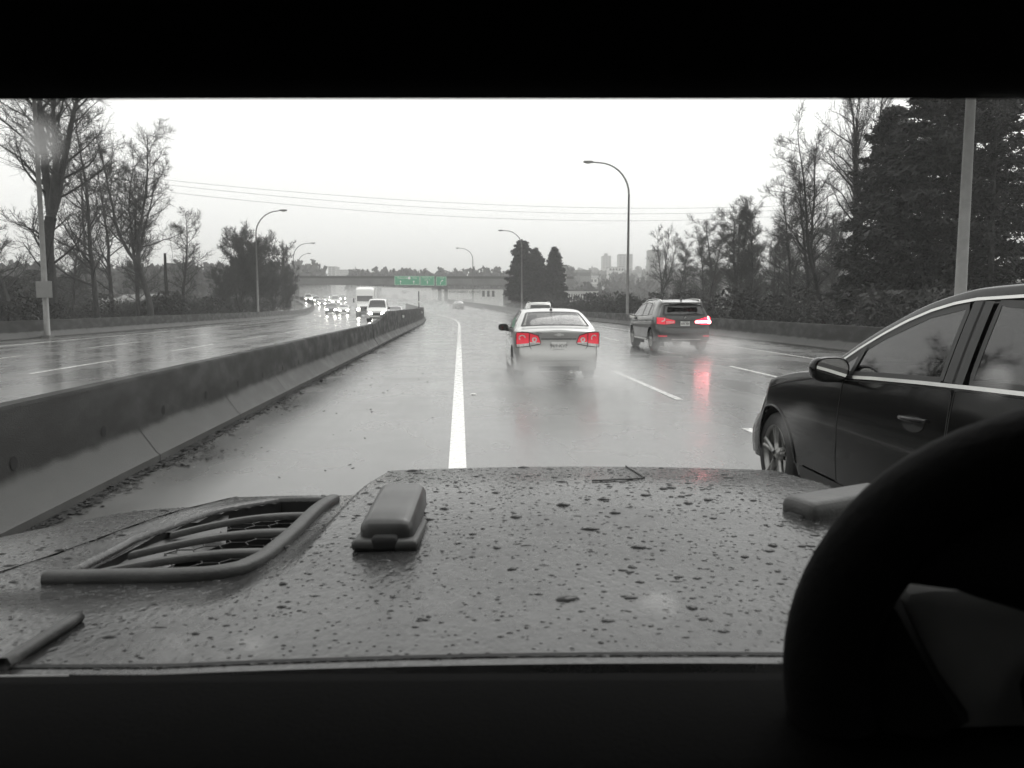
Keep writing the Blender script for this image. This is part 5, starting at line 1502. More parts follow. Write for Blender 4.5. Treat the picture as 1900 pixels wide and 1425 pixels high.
def traffic(kind, label, u, d, paint, oncoming=True, lights='headlight', group=None, zoff=0.0, x=None, detail=True, plate=False):
    c = small_car(kind)
    x = (u - CX) / F_PX * d if x is None else x
    root = thing({'sedan': 'sedan', 'suv': 'suv', 'van': 'van'}[kind], label, 'van' if kind == 'van' else 'car', (0, 0, 0), 0, group)
    c.body(paint, root, ny=46)
    F = lambda xx, z, o=0.01: c.end(xx, z, o, rear=False)
    L = c.L
    y0 = {'sedan': (3.45, 2.85), 'suv': (3.45, 2.85), 'van': (4.25, 3.55)}[kind]
    c.patch('windscreen', 'glass_black', root, lambda s, y: c.topf(s, y, 0.008), [(-0.86, y0[0]), (0.86, y0[0])], [(-0.84, y0[1]), (0.84, y0[1])], 10, 6)
    zt = float(c.belt(L)) - 0.03
    for sg in (-1, 1):
        c.patch('headlight', lights, root, lambda a, z: F(a, z, 0.012), [(sg * 0.42, zt - 0.17), (sg * 0.72, zt - 0.15)], [(sg * 0.42, zt - 0.02), (sg * 0.73, zt)], 8, 5)
        c.mirror(root, y0[0] - 0.25, float(c.belt(3.3)) + 0.08, sg, 'trim', out=0.16, size=(0.11, 0.07, 0.09))
        for a, b in (((0.9, 1.9), (1.95, 2.95)) if kind != 'van' else ((2.4, 3.4), (2.4, 3.4)))[:2]:
            c.patch('side_window', 'glass_black', root, lambda y, z: c.side(y, z, 0.006, sg), [(a, float(c.belt(a)) + 0.04), (b, float(c.belt(b)) + 0.04)], [(a + 0.15, float(c.zc(a + 0.15)) - 0.08), (b - 0.1, float(c.zc(b - 0.1)) - 0.08)], 8, 5)
            if kind == 'van': break
        rl = zt - 0.05 if kind == 'sedan' else 0.95
        c.patch('tail_lamp', 'lens_clear' if not oncoming else 'lens_red', root, lambda a, z: c.end(a, z, 0.012), [(sg * 0.5, rl - 0.2), (sg * 0.76, rl - 0.2)], [(sg * 0.5, rl), (sg * 0.77, rl)], 8, 5)
    c.patch('grille', 'trim', root, lambda a, z: F(a, z, 0.010), [(-0.34, zt - 0.3), (0.34, zt - 0.3)], [(-0.36, zt - 0.06), (0.36, zt - 0.06)], 8, 4)
    c.patch('front_bumper', 'trim', root, lambda a, z: F(a, z, 0.012), [(-0.6, 0.3), (0.6, 0.3)], [(-0.6, 0.42), (0.6, 0.42)], 8, 4)
    if kind == 'suv':
        c.patch('rear_window', 'glass_black', root, lambda a, z: c.end(a, z, 0.01), [(-0.66, 1.16), (0.66, 1.16)], [(-0.58, 1.53), (0.58, 1.53)], 10, 6)
        for sg in (-1, 1):
            q = MB(); yy = np.linspace(0.35, 2.6, 14); P = c.topf(np.full(14, sg * 0.9), yy); P[:, 2] += np.interp(yy, [0.35, 0.5, 2.45, 2.6], [0, 0.05, 0.05, 0]); q.tube(P, 0.02, 6); q.build('roof_rail', M['chrome'], root)
    else:
        c.patch('rear_window', 'glass_black', root, (lambda s, y: c.topf(s, y, 0.008)) if kind == 'sedan' else (lambda a, z: c.end(a, z, 0.01)),
                [(-0.8, 0.75), (0.8, 0.75)] if kind == 'sedan' else [(-0.7, 1.35), (0.7, 1.35)], [(-0.78, 1.3), (0.78, 1.3)] if kind == 'sedan' else [(-0.66, 1.85), (0.66, 1.85)], 10, 6)
    c.wheels(root, spokes=5)
    # heading of the road there
    s = math.hypot(x, d)
    h = heading(d + 3)
    root.location = (x, d, float(road_z(d)) + zoff)
    root.rotation_euler = (0, 0, h + (PI if oncoming else 0))
    return root
GO = 'oncoming cars with headlights on'
traffic('van', 'white oncoming van with bright headlights just behind the median barrier', 706, 79, 'whitepaint')
traffic('sedan', 'oncoming car with glaring headlights partly hidden behind the white van', 735, 92, 'greypaint')
traffic('suv', 'dark oncoming sport utility with headlights left of the white car', 618, 124, 'darkpaint', lights='headlight')
traffic('sedan', 'white oncoming car between the dark one and the truck', 640, 128, 'whitepaint')
far = [(598, 172, 'sedan', 'darkpaint'), (622, 178, 'van', 'whitepaint'), (588, 196, 'suv', 'greypaint'), (606, 204, 'sedan', 'silver'), (572, 205, 'van', 'whitepaint'), (566, 222, 'sedan', 'darkpaint'), (634, 214, 'suv', 'darkpaint'), (612, 232, 'suv', 'greypaint'), (581, 236, 'sedan', 'silver')]
nm_ = ['far oncoming dark car low at the left of the glare', 'far white van with the brightest cluster of lights', 'far oncoming grey car left in the glare', 'far oncoming silver car in the middle of the glare', 'far white van at the left end of the oncoming queue', 'far oncoming dark car at the left edge of the bend', 'far oncoming dark car right of the glare cluster', 'far oncoming grey car below the overpass', 'farthest oncoming silver car in the mist']
for (u, d, k, p), lb in zip(far, nm_): traffic(k, lb, u, d, p, group=None)
traffic('suv', 'grey sport utility with roof rails just beyond the silver sedan', 1003, 50, 'silver', oncoming=False, lights='lens_clear')
traffic('sedan', 'small far car in the mist ahead near the green signs', 854, 158, 'greypaint', oncoming=False, lights='lens_clear')
pk = traffic('sedan', 'parked car whose single bright headlight shines through the left trees', 183, 74, 'darkpaint', oncoming=True)
pk.location.z = float(ground_z(pk.location.x, 74)) + 0.0
pk.rotation_euler = (0, 0, PI - 0.5)

# ---------------- oncoming truck
def truck(u, d):
    x = (u - CX) / F_PX * d
    root = thing('truck', 'white oncoming truck with tall white box behind its cab', 'truck', (x, d, float(road_z(d))), heading(d) + PI)
    q = MB(); q.rbox((0, -5.2, 2.45), (2.5, 8.2, 2.9), 0.08); q.build('cargo_box', M['whitepaint'], root)
    q = MB(); P = []
    prof = [(-1.0, 1.0, 3.7), (-0.9, 1.12, 3.85), (0.3, 1.15, 3.55), (0.75, 1.15, 2.75), (1.15, 1.12, 1.95), (1.25, 1.05, 1.75), (2.5, 0.95, 1.55), (2.75, 0.9, 1.35), (2.8, 0.9, 0.55)]
    for (y, w, z) in prof:
        t = np.linspace(-1, 1, 13); P.append(np.stack([w * np.sign(t) * np.abs(t) ** 0.8, np.full(13, y), z - 0.12 * np.abs(t) ** 5], -1))
    q.grid(np.array(P))
    for sg in (-1, 1):
        S = np.array([[(sg * w, y, z - 0.12), (sg * w, y, 0.55)] for (y, w, z) in prof]); q.grid(S)
    q.box((0, -1.0, 2.2), (2.2, 0.05, 3.0)); q.build('cab', M['whitepaint'], root, sharp=40)
    q = MB(); q.add([(-1.0, 0.80, 2.70), (1.0, 0.80, 2.70), (0.98, 1.16, 2.0), (-0.98, 1.16, 2.0)], [[0, 1, 2, 3]]); q.build('windscreen', M['glass_black'], root, smooth=False)
    for k in range(1): pass
    q = MB(); q.box((0, 2.83, 1.0), (1.1, 0.06, 0.7)); q.build('grille', M['trim'], root, smooth=False)
    q = MB(); q.box((0, 2.86, 0.45), (2.1, 0.2, 0.35)); q.build('front_bumper', M['darkpaint'], root, smooth=False)
    for sg in (-1, 1):
        q = MB(); q.rbox((sg * 0.78, 2.78, 0.98), (0.32, 0.12, 0.22), 0.04); q.build('headlight', M['headlight'], root)
        q = MB(); q.rbox((sg * 1.42, 0.9, 2.1), (0.18, 0.14, 0.55), 0.05); q.tube([(sg * 1.1, 0.9, 2.3), (sg * 1.4, 0.9, 2.3)], 0.025, 5); q.build('door_mirror', M['trim'], root)
        q = MB(); q.add([(sg * 1.152, -0.4, 2.7), (sg * 1.155, 0.45, 2.7), (sg * 1.155, 0.75, 2.05), (sg * 1.152, -0.4, 2.05)], [[0, 1, 2, 3]]); q.build('side_window', M['glass_black'], root, smooth=False)
        for yy in (1.9, -4.5, -6.2):
            q = MB(); q.lathe([(-0.15, 0.2), (-0.15, 0.5), (0.15, 0.5), (0.15, 0.2)], 'x', 24, (sg * 0.95, yy, 0.5)); q.build('wheel', M['tyre'], root)
    q = MB(); q.box((0, -3, 0.8), (0.9, 10, 0.3)); q.build('chassis', M['gap'], root, smooth=False)
    return root
truck(679, 106)
# ------------------------------------------------------------------ the vehicle we sit in
def hood_paint():
    m, nt, b = new_mat('wet grey hood paint')
    N, L = nt.nodes, nt.links
    tc = N.new('ShaderNodeTexCoord')
    n1 = N.new('ShaderNodeTexNoise'); n1.inputs['Scale'].default_value = 7; n1.inputs['Detail'].default_value = 6
    L.new(tc.outputs['Object'], n1.inputs['Vector'])
    mp = N.new('ShaderNodeMapping'); mp.inputs['Scale'].default_value = (1, 0.55, 1); L.new(tc.outputs['Object'], mp.inputs[0])
    n2 = N.new('ShaderNodeTexNoise'); n2.inputs['Scale'].default_value = 120; n2.inputs['Detail'].default_value = 3
    L.new(mp.outputs[0], n2.inputs['Vector'])
    vo = N.new('ShaderNodeTexVoronoi'); vo.inputs['Scale'].default_value = 95; L.new(mp.outputs[0], vo.inputs['Vector'])
    r1 = N.new('ShaderNodeMapRange'); r1.inputs[1].default_value = 0.3; r1.inputs[2].default_value = 0.7; r1.inputs[3].default_value = 0.013; r1.inputs[4].default_value = 0.034
    L.new(n1.outputs[0], r1.inputs[0])
    L.new(r1.outputs[0], b.inputs['Base Color'])
    b.inputs['Metallic'].default_value = 0.0
    r2 = N.new('ShaderNodeMapRange'); r2.inputs[1].default_value = 0.35; r2.inputs[2].default_value = 0.65; r2.inputs[3].default_value = 0.12; r2.inputs[4].default_value = 0.36
    n5 = N.new('ShaderNodeTexNoise'); n5.inputs['Scale'].default_value = 4.5; n5.inputs['Detail'].default_value = 7; L.new(tc.outputs['Object'], n5.inputs['Vector'])
    a5 = N.new('ShaderNodeMath'); a5.operation = 'MULTIPLY_ADD'; a5.inputs[1].default_value = 0.35; L.new(n2.outputs[0], a5.inputs[0])
    m5 = N.new('ShaderNodeMath'); m5.operation = 'MULTIPLY'; m5.inputs[1].default_value = 0.65; L.new(n5.outputs[0], m5.inputs[0]); L.new(m5.outputs[0], a5.inputs[2])
    L.new(a5.outputs[0], r2.inputs[0]); L.new(r2.outputs[0], b.inputs['Roughness'])
    b.inputs['Coat Weight'].default_value = 0.12; b.inputs['Coat Roughness'].default_value = 0.10; b.inputs['Specular IOR Level'].default_value = 0.30
    ad = N.new('ShaderNodeMath'); ad.operation = 'SUBTRACT'; L.new(n2.outputs[0], ad.inputs[0]); 
    m3 = N.new('ShaderNodeMapRange'); m3.inputs[1].default_value = 0.0; m3.inputs[2].default_value = 0.35; m3.inputs[3].default_value = 0.5; m3.inputs[4].default_value = 0.0
    L.new(vo.outputs['Distance'], m3.inputs[0]); L.new(m3.outputs[0], ad.inputs[1])
    bp = N.new('ShaderNodeBump'); bp.inputs['Strength'].default_value = 0.34; bp.inputs['Distance'].default_value = 0.003
    L.new(ad.outputs[0], bp.inputs['Height']); L.new(bp.outputs[0], b.inputs['Normal']); L.new(bp.outputs[0], b.inputs['Coat Normal'])
    return m
M['hood'] = hood_paint()
M['rubber'] = mat('black rubber', 0.03, 0.5, var=0.3, scale=30, bump=0.1, bscale=200)
M['smoke'] = mat('smoky grey plastic', 0.03, 0.42, var=0.35, scale=25, coat=0.15)
M['dash'] = mat('black dashboard plastic', 0.0015, 0.8, var=0.2, scale=60, bump=0.1, bscale=300, spec=0.03)
M['liner'] = mat('dark roof lining', 0.008, 0.95, var=0.2, scale=40, spec=0.1)
M['leather'] = mat('black leather', 0.0022, 0.8, var=0.2, scale=30, bump=0.1, bscale=150, spec=0.08)
def drop_mat():
    m, nt, b = new_mat('water drops')
    b.inputs['Specular IOR Level'].default_value = 0.35
    b.inputs['Roughness'].default_value = 0.06; b.inputs['IOR'].default_value = 1.33
    nz = nt.nodes.new('ShaderNodeTexNoise'); nz.inputs['Scale'].default_value = 30
    mr = nt.nodes.new('ShaderNodeMapRange'); mr.inputs[3].default_value = 0.004; mr.inputs[4].default_value = 0.03
    nt.links.new(nz.outputs[0], mr.inputs[0]); nt.links.new(mr.outputs[0], b.inputs['Base Color'])
    return m
M['drop'] = drop_mat()

HX = 0.15                           # centre line of our own vehicle
own = thing('off_road_vehicle', 'our own grey off-road vehicle: wet hood with vents, black steering wheel, dark cabin', 'car', (HX, 0.3, 0))
def OW(p):                          # world -> own local
    return np.asarray(p, float) - np.array([HX, 0.3, 0])

def hood_z(x, y, vent=True):
    x = np.asarray(x, float); y = np.asarray(y, float)
    a = np.abs(x - HX)
    z = 1.240 - 0.086 * (y - 0.64) / 1.04 + 0.012 * np.sin((y - 0.64) / 1.04 * PI)
    bul = 0.046 * sstep(y, 0.80, 1.45)
    z = z + bul * (1 - sstep(a, 0.405, 0.45)) + 0.010 * (1 - (np.minimum(a, 0.45) / 0.45) ** 2)
    z = z - 0.018 * sstep(a, 0.44, 0.50) * sstep(y, 0.80, 0.98) * (1 - 0.85 * sstep(y, 1.10, 1.5)) - 0.004 * sstep(a, 0.56, 0.80)
    he = 0.825 - 0.166 * (y - 1.08)                # edge of the hood panel
    z = z - 0.018 * sstep(a - he, 0.0, 0.035) - 0.045 * np.maximum(a - he, 0) - 0.25 * np.maximum(a - he - 0.16, 0) ** 1.5
    yf = 1.665 - 0.015 * (a / 0.7) ** 2 + 0.02 * (1 - sstep(a, 0.39, 0.45))
    yf = np.where(a > he, yf + 0.02, yf)
    d = np.maximum(y - yf, 0)
    return z - 2.2 * d ** 1.6 - 6 * np.maximum(d - 0.06, 0) ** 2
hx = np.unique(np.concatenate([np.linspace(-1.02, 1.32, 150), HX - np.linspace(0.38, 0.47, 16), HX + np.linspace(0.38, 0.47, 16)]))
hy = np.concatenate([np.linspace(0.655, 1.58, 110), np.linspace(1.585, 1.80, 40)])
VX = dict(x0=-0.60, x1=-0.375, y0=1.055, y1=1.53)
HXX, HYY = np.meshgrid(hx, hy, indexing='ij')
HZ = hood_z(HXX, HYY)
def vent_poly(sg=-1):
    # outline of the vent opening (x, y); for the right one mirrored about the centre line
    P = [(-0.565, 1.015), (-0.42, 1.01), (-0.368, 1.025), (-0.352, 1.06), (-0.360, 1.545), (-0.45, 1.545), (-0.52, 1.43), (-0.57, 1.22)]
    return P if sg < 0 else [(2 * HX - x, y) for x, y in P]
keep = np.ones((len(hx) - 1, len(hy) - 1), bool)
xc_, yc_ = (HXX[:-1, :-1] + HXX[1:, 1:]) / 2, (HYY[:-1, :-1] + HYY[1:, 1:]) / 2
for sg in (-1, 1): keep &= ~inpoly(xc_, yc_, vent_poly(sg))
mb = MB(); mb.grid(OW(np.stack([HXX, HYY, HZ], -1)), keep=keep)
# front skirt and flanks down
P0 = np.stack([HXX[:, -1], HYY[:, -1], HZ[:, -1]], -1); P1 = P0.copy(); P1[:, 2] = 0.62; P1[:, 1] -= 0.02
mb.grid(OW(np.stack([P0, P1], 1)))
for k in (0, -1):
    P0 = np.stack([HXX[k], HYY[k], HZ[k]], -1); P1 = P0.copy(); P1[:, 2] = 0.95; mb.grid(OW(np.stack([P0, P1], 1)), flip=(k == 0))
hood = mb.build('hood', M['hood'], own)
q = MB()
for sg in (-1, 1):                  # gap between hood and fender
    yy = np.linspace(0.66, 1.66, 40); a = 0.825 - 0.166 * (yy - 1.08) + 0.012
    x = HX + sg * a
    q.grid(OW(np.stack([np.stack([x - 0.004, yy, hood_z(x - 0.004, yy) + 0.0015], -1), np.stack([x + 0.004, yy, hood_z(x + 0.004, yy) + 0.0015], -1)], 1)))
q.build('hood_gap', M['gap'], hood)

# vents: frame bar, slats, honeycomb, dark well
def hp(x, y, dz=0.0): return OW(np.stack([np.asarray(x, float), np.asarray(y, float), hood_z(x, y) + dz], -1))
for sg in (-1, 1):
    mx_ = (lambda x: x) if sg < 0 else (lambda x: 2 * HX - np.asarray(x))
    q = MB()
    path = np.array([(-0.592, 1.000), (-0.54, 0.996), (-0.43, 0.994), (-0.385, 1.002), (-0.356, 1.028), (-0.343, 1.08), (-0.343, 1.25), (-0.349, 1.40), (-0.350, 1.555)])
    d = np.concatenate([[0], np.cumsum(np.linalg.norm(np.diff(path, axis=0), axis=1))]); t = np.linspace(0, d[-1], 44)
    px, py = np.interp(t, d, path[:, 0]), np.interp(t, d, path[:, 1])
    c3 = hp(mx_(px), py, 0.003)
    T = np.gradient(c3, axis=0); T /= np.linalg.norm(T, axis=1, keepdims=True)
    Nn = np.cross(T, np.array([0, 0, 1.0])); up = np.array([0, 0, 1.0])
    aa = np.linspace(0, 2 * PI, 12, endpoint=False)
    sqx = np.sign(np.cos(aa)) * np.abs(np.cos(aa)) ** 0.6; sqz = np.sign(np.sin(aa)) * np.abs(np.sin(aa)) ** 0.7
    G = c3[:, None] + Nn[:, None] * (0.0125 * sqx)[None, :, None] + up * (0.0115 * sqz)[None, :, None]
    q.grid(G, wrap=True); q.add(G[0], [list(range(12))]); q.add(G[-1], [list(range(12))[::-1]])
    fr = q.build('hood_vent', M['rubber'], own, sharp=60)
    # rim on the outer side, sunk into the hood
    q = MB()
    path2 = np.array([(-0.58, 1.03), (-0.585, 1.22), (-0.535, 1.43), (-0.46, 1.555), (-0.36, 1.56)])
    px, py = np.interp(np.linspace(0, 4, 30), range(5), path2[:, 0]), np.interp(np.linspace(0, 4, 30), range(5), path2[:, 1])
    q.tube(hp(mx_(px), py, -0.001), 0.010, 8); q.build('vent_edge', M['hood'], fr)
    inner = np.array([(-0.545, 1.025), (-0.54, 1.16), (-0.50, 1.32), (-0.445, 1.45), (-0.372, 1.53)])
    ix, iy = np.interp(np.linspace(0, 4, 30), range(5), inner[:, 0]), np.interp(np.linspace(0, 4, 30), range(5), inner[:, 1])
    px, py, ix, iy = px[:17], py[:17], ix[:17], iy[:17]
    q = MB(); q.grid(np.stack([hp(mx_(px * (1 - k) + ix * k), py * (1 - k) + iy * k, -0.004 - 0.035 * k ** 1.3) for k in np.linspace(0, 1, 7)], 1), flip=(sg < 0)); q.build('vent_ramp', M['smoke'], fr)
    for (y0, xl, drop) in ((1.160, -0.556, 0.11), (1.285, -0.558, 0.13), (1.415, -0.548, 0.14)):
        x = np.linspace(-0.352, xl, 18); k = np.clip((-x - 0.36) / (-xl - 0.36), 0, 1) ** 2.4
        yy = y0 - drop * k; q = MB()
        sec = [(-0.011, -0.006), (-0.011, 0.001), (-0.008, 0.004), (0.008, 0.004), (0.011, 0.001), (0.011, -0.006)]
        q.grid(np.stack([hp(mx_(x), yy + dy, dz - 0.004) for dy, dz in sec], 1), flip=(sg < 0)); q.build('vent_slat', M['rubber'], fr, sharp=50)
    # well
    q = MB(); P = np.array(vent_poly(sg)); top = hp(P[:, 0], P[:, 1], 0.0); bot = top.copy(); bot[:, 2] -= 0.12
    q.grid(np.stack([np.vstack([top, top[:1]]), np.vstack([bot, bot[:1]])], 1)); q.add(bot, [list(range(len(bot)))]); q.build('vent_well', M['gap'], fr, smooth=False)
    q = MB(); h = 0.0235
    for i in range(-1, 11):
        for j in range(-1, 17):
            cx_, cy_ = -0.59 + i * h * 1.5, 1.03 + (j + 0.5 * (i % 2)) * h * 1.732
            for e in range(3):
                a0, a1 = e * PI / 3, (e + 1) * PI / 3
                p, r = (cx_ + h * math.cos(a0), cy_ + h * math.sin(a0)), (cx_ + h * math.cos(a1), cy_ + h * math.sin(a1))
                if inpoly(np.array([p[0], r[0]]), np.array([p[1], r[1]]), vent_poly(-1)).all():
                    q.tube(hp(mx_(np.array([p[0], r[0]])), np.array([p[1], r[1]]), -0.024), 0.0012, 3, cap=False)
    q.build('vent_mesh', M['smoke'], fr)

# dimple beside the vent
# rubber stops on the hood
def stop(x, y, yaw=0.0, pad='smoke', dz=0.0):
    z = float(hood_z(x, y)) - 0.006 + dz
    q = MB(); q.rbox(OW((x, y, z + 0.004)), (0.086, 0.200, 0.016), 0.007, rz=yaw, rx=-0.06); o = q.build('rubber_stop', M['rubber'], own)
    q = MB(); q.rbox(OW((x, y + 0.004, z + 0.022)), (0.070, 0.182, 0.048), 0.016, rz=yaw, rx=0.07 * math.cos(yaw)); q.build('stop_pad', M[pad], o)
    q = MB(); q.rbox(OW((x + 0.086 * math.sin(yaw), y - 0.086 * math.cos(yaw), z + 0.012)), (0.036, 0.03, 0.022), 0.008, rz=yaw); q.build('stop_foot', M['gap'], o)
stop(-0.163, 1.105, 0.0)
stop(0.50, 1.20, -1.15, 'rubber', -0.012)
# hinge lever at the left rear corner and the rear seam
for sg in (-1, 1):
    x = HX + sg * 0.585
    q = MB(); yy = np.linspace(0.665, 0.785, 8); q.tube(OW(np.stack([x + 0 * yy, yy, hood_z(x, yy) + 0.005], -1)), np.full(8, 0.0065), 6)
    q.build('hood_hinge', M['rubber'], own)
q = MB(); xx = np.linspace(-0.5, 1.1, 40); yy = 0.668 + 0.006 * np.cos((xx - HX) * 2)
q.grid(OW(np.stack([np.stack([xx, yy - 0.003, hood_z(xx, yy) + 0.0012], -1), np.stack([xx, yy + 0.003, hood_z(xx, yy) + 0.0012], -1)], 1))); q.build('rear_seam', M['gap'], hood)
q = MB(); q.tube(OW(np.stack([np.full(8, 0.24), np.linspace(1.44, 1.68, 8), hood_z(np.full(8, 0.24), np.linspace(1.44, 1.68, 8)) + 0.002], -1)), 0.0016, 5)
a = np.linspace(0, 1, 10); q.tube(OW(np.stack([0.24 - 0.10 * a, 1.44 - 0.05 * a ** 0.5, hood_z(0.24 - 0.10 * a, 1.44 - 0.05 * a ** 0.5) + 0.002], -1)), 0.0016, 5); q.build('washer_hose', M['rubber'], own)

# drops of water lying on the hood
R_ = np.random.default_rng(5)
th = np.linspace(0, 2 * PI, 9)[:-1]
mb = MB(); nd = 0
for k in range(6500):
    x, y = R_.uniform(-0.82, 0.95), 0.665 + 1.0 * R_.random() ** 0.9
    if inpoly(np.array([x]), np.array([y]), [(-0.62, 0.99), (-0.33, 0.99), (-0.33, 1.58), (-0.62, 1.58)])[0]: continue
    r = 0.0011 + 0.0009 * R_.pareto(2.4); r = min(r, 0.0065)
    if R_.random() < 0.02: r = R_.uniform(0.005, 0.009)
    el = R_.uniform(1.0, 1.9)
    if R_.random() < 0.004: el, r = R_.uniform(2.5, 4.5), 0.0035
    if k > 1500 and r > 0.0028: r *= 0.55
    lob = 1 + 0.22 * np.sin(2 * th + R_.uniform(0, 6)) * R_.random() + 0.12 * np.sin(3 * th + R_.uniform(0, 6))
    z = float(hood_z(x, y))
    P = []
    for (rr_, hh) in ((1.0, 0.0), (0.86, 0.2), (0.5, 0.36), (0.02, 0.42)):
        px, py = x + r * el * rr_ * lob * np.cos(th), y + r * rr_ * lob * np.sin(th)
        P.append(np.stack([px, py, z + r * hh + 0 * px], -1))
    mb.grid(OW(np.array(P)), wrap=True, flip=True)
struct(mb.build('water_drops', M['drop'], own), 'stuff')

# cowl, windscreen, dashboard
q = MB(); x = np.linspace(-0.86, 1.16, 30); G = []
for (y, z) in ((0.654, 1.232), (0.64, 1.228), (0.61, 1.238), (0.585, 1.262), (0.57, 1.262)):
    G.append(OW(np.stack([x, np.full(30, y) - 0.02 * ((x - HX) / 1.0) ** 2, np.full(30, z) - 0.02 * ((x - HX) / 1.0) ** 2], -1)))
q.grid(np.array(G), flip=True); q.build('cowl', M['hood'], own)
for sg, x0, x1 in ((-1, -0.62, -0.10), (1, 0.35, 0.86)):
    q = MB(); q.tube(OW(np.array([(x0, 0.60, 1.247), ((x0 + x1) / 2, 0.598, 1.252), (x1, 0.594, 1.250)])), [0.009, 0.008, 0.005], 6); q.build('wiper', M['trim'], own)
q = MB(); x = np.linspace(-0.86, 1.16, 40); G = []
for (y, z, k) in ((0.578, 1.240, 0), (0.572, 1.280, 0), (0.55, 1.284, 0), (0.46, 1.277, 1), (0.40, 1.255, 1), (0.385, 1.20, 1), (0.40, 1.05, 1), (0.42, 0.85, 1)):
    hump = 0.012 * np.exp(-((x - 0.40) / 0.22) ** 2) * k
    G.append(OW(np.stack([x, np.full(40, y), z + hump - 0.010 * np.abs((x - HX)) ** 2], -1)))
q.grid(np.array(G), flip=True); dash = q.build('dashboard', M['dash'], own)
# windscreen: clean thin glass in a painted frame
WS0, WS1 = (0.590, 1.262), (0.482, 1.672)
q = MB(); q.add(OW([(-0.80, WS0[0], WS0[1]), (1.10, WS0[0], WS0[1]), (1.06, WS1[0], WS1[1]), (-0.76, WS1[0], WS1[1])]), [[0, 1, 2, 3]])
def ws_mat():
    m, nt, b = new_mat('wet windscreen glass'); N, L = nt.nodes, nt.links
    N.remove(b); out = N['Material Output']
    tr = N.new('ShaderNodeBsdfTransparent'); tr.inputs[0].default_value = (0.985, 0.99, 0.985, 1)
    gl = N.new('ShaderNodeBsdfGlossy'); gl.inputs['Roughness'].default_value = 0.02
    mx = N.new('ShaderNodeMixShader'); L.new(fresnel(nt, 0.01), mx.inputs[0]); L.new(tr.outputs[0], mx.inputs[1]); L.new(gl.outputs[0], mx.inputs[2])
    # a few greyish smears of water
    tc = N.new('ShaderNodeTexCoord')
    nz = N.new('ShaderNodeTexVoronoi'); nz.inputs['Scale'].default_value = 13; nz.inputs['Randomness'].default_value = 1.0
    L.new(tc.outputs['Object'], nz.inputs['Vector'])
    n2 = N.new('ShaderNodeTexNoise'); n2.inputs['Scale'].default_value = 5; L.new(tc.outputs['Object'], n2.inputs['Vector'])
    mr = N.new('ShaderNodeMapRange'); mr.interpolation_type = 'SMOOTHSTEP'; mr.inputs[1].default_value = 0.10; mr.inputs[2].default_value = 0.24; mr.inputs[3].default_value = 1.0; mr.inputs[4].default_value = 0.0
    L.new(nz.outputs['Distance'], mr.inputs[0])
    m2 = N.new('ShaderNodeMapRange'); m2.interpolation_type = 'SMOOTHSTEP'; m2.inputs[1].default_value = 0.50; m2.inputs[2].default_value = 0.64
    L.new(n2.outputs[0], m2.inputs[0])
    mu = N.new('ShaderNodeMath'); mu.operation = 'MULTIPLY'; L.new(mr.outputs[0], mu.inputs[0]); L.new(m2.outputs[0], mu.inputs[1])
    m4 = N.new('ShaderNodeMath'); m4.operation = 'MULTIPLY'; m4.inputs[1].default_value = 0.34; L.new(mu.outputs[0], m4.inputs[0])
    tl = N.new('ShaderNodeBsdfTranslucent'); tl.inputs[0].default_value = (0.8, 0.8, 0.79, 1)
    mm = N.new('ShaderNodeMixShader'); L.new(m4.outputs[0], mm.inputs[0]); L.new(mx.outputs[0], mm.inputs[1]); L.new(tl.outputs[0], mm.inputs[2])
    L.new(mm.outputs[0], out.inputs['Surface'])
    return m
M['windscreen'] = ws_mat()
q.build('windscreen', M['windscreen'], own, smooth=False)
# roof with its header, visors, pillars, doors and back wall: the cabin that keeps the inside dark
q = MB(); x = np.linspace(-0.86, 1.16, 32); G = []
for (y, z) in ((0.530, 1.750), (0.520, 1.696), (0.492, 1.671), (0.462, 1.679), (0.42, 1.715), (0.30, 1.745), (-0.3, 1.765), (-1.6, 1.75)):
    G.append(OW(np.stack([x, np.full(32, y) - 0.03 * np.abs((x - HX) / 1.0) ** 2.5, z - 0.035 * np.abs((x - HX) / 1.0) ** 4], -1)))
q.grid(np.array(G), flip=True)
G2 = np.array(G)[[0, -1]]; G2 = G2 + np.array([0, 0, 0.03]); G2[0] -= np.array([0, 0, 0.0]); q.grid(G2)
q.build('roof', M['liner'], own)
for sg in (-1, 1):
    xs = HX + sg * 0.43
    q = MB(); q.rbox(OW((xs, 0.395, 1.728)), (0.56, 0.17, 0.022), 0.010, rx=-0.35); q.build('sun_visor', M['liner'], own)
    xe = HX + sg * 0.97
    q = MB(); q.tube(OW(np.array([(xe, 0.60, 1.20), (xe - sg * 0.01, 0.55, 1.45), (xe - sg * 0.05, 0.47, 1.70)])), [0.06, 0.05, 0.05], 10); q.build('windscreen_pillar', M['liner'], own)
    q = MB(); q.box(OW((xe, -0.5, 0.90)), (0.10, 2.2, 0.66)); q.build('door', M['liner'], own, smooth=False)
    q = MB(); q.box(OW((xe - sg * 0.02, -0.35, 1.48)), (0.08, 0.12, 0.54)); q.build('door_pillar', M['liner'], own, smooth=False)
q = MB(); q.box(OW((HX, -1.6, 1.15)), (2.0, 0.06, 1.3)); q.box(OW((HX, -0.5, 0.58)), (2.0, 2.2, 0.06)); q.build('cabin_shell', M['liner'], own, smooth=False)

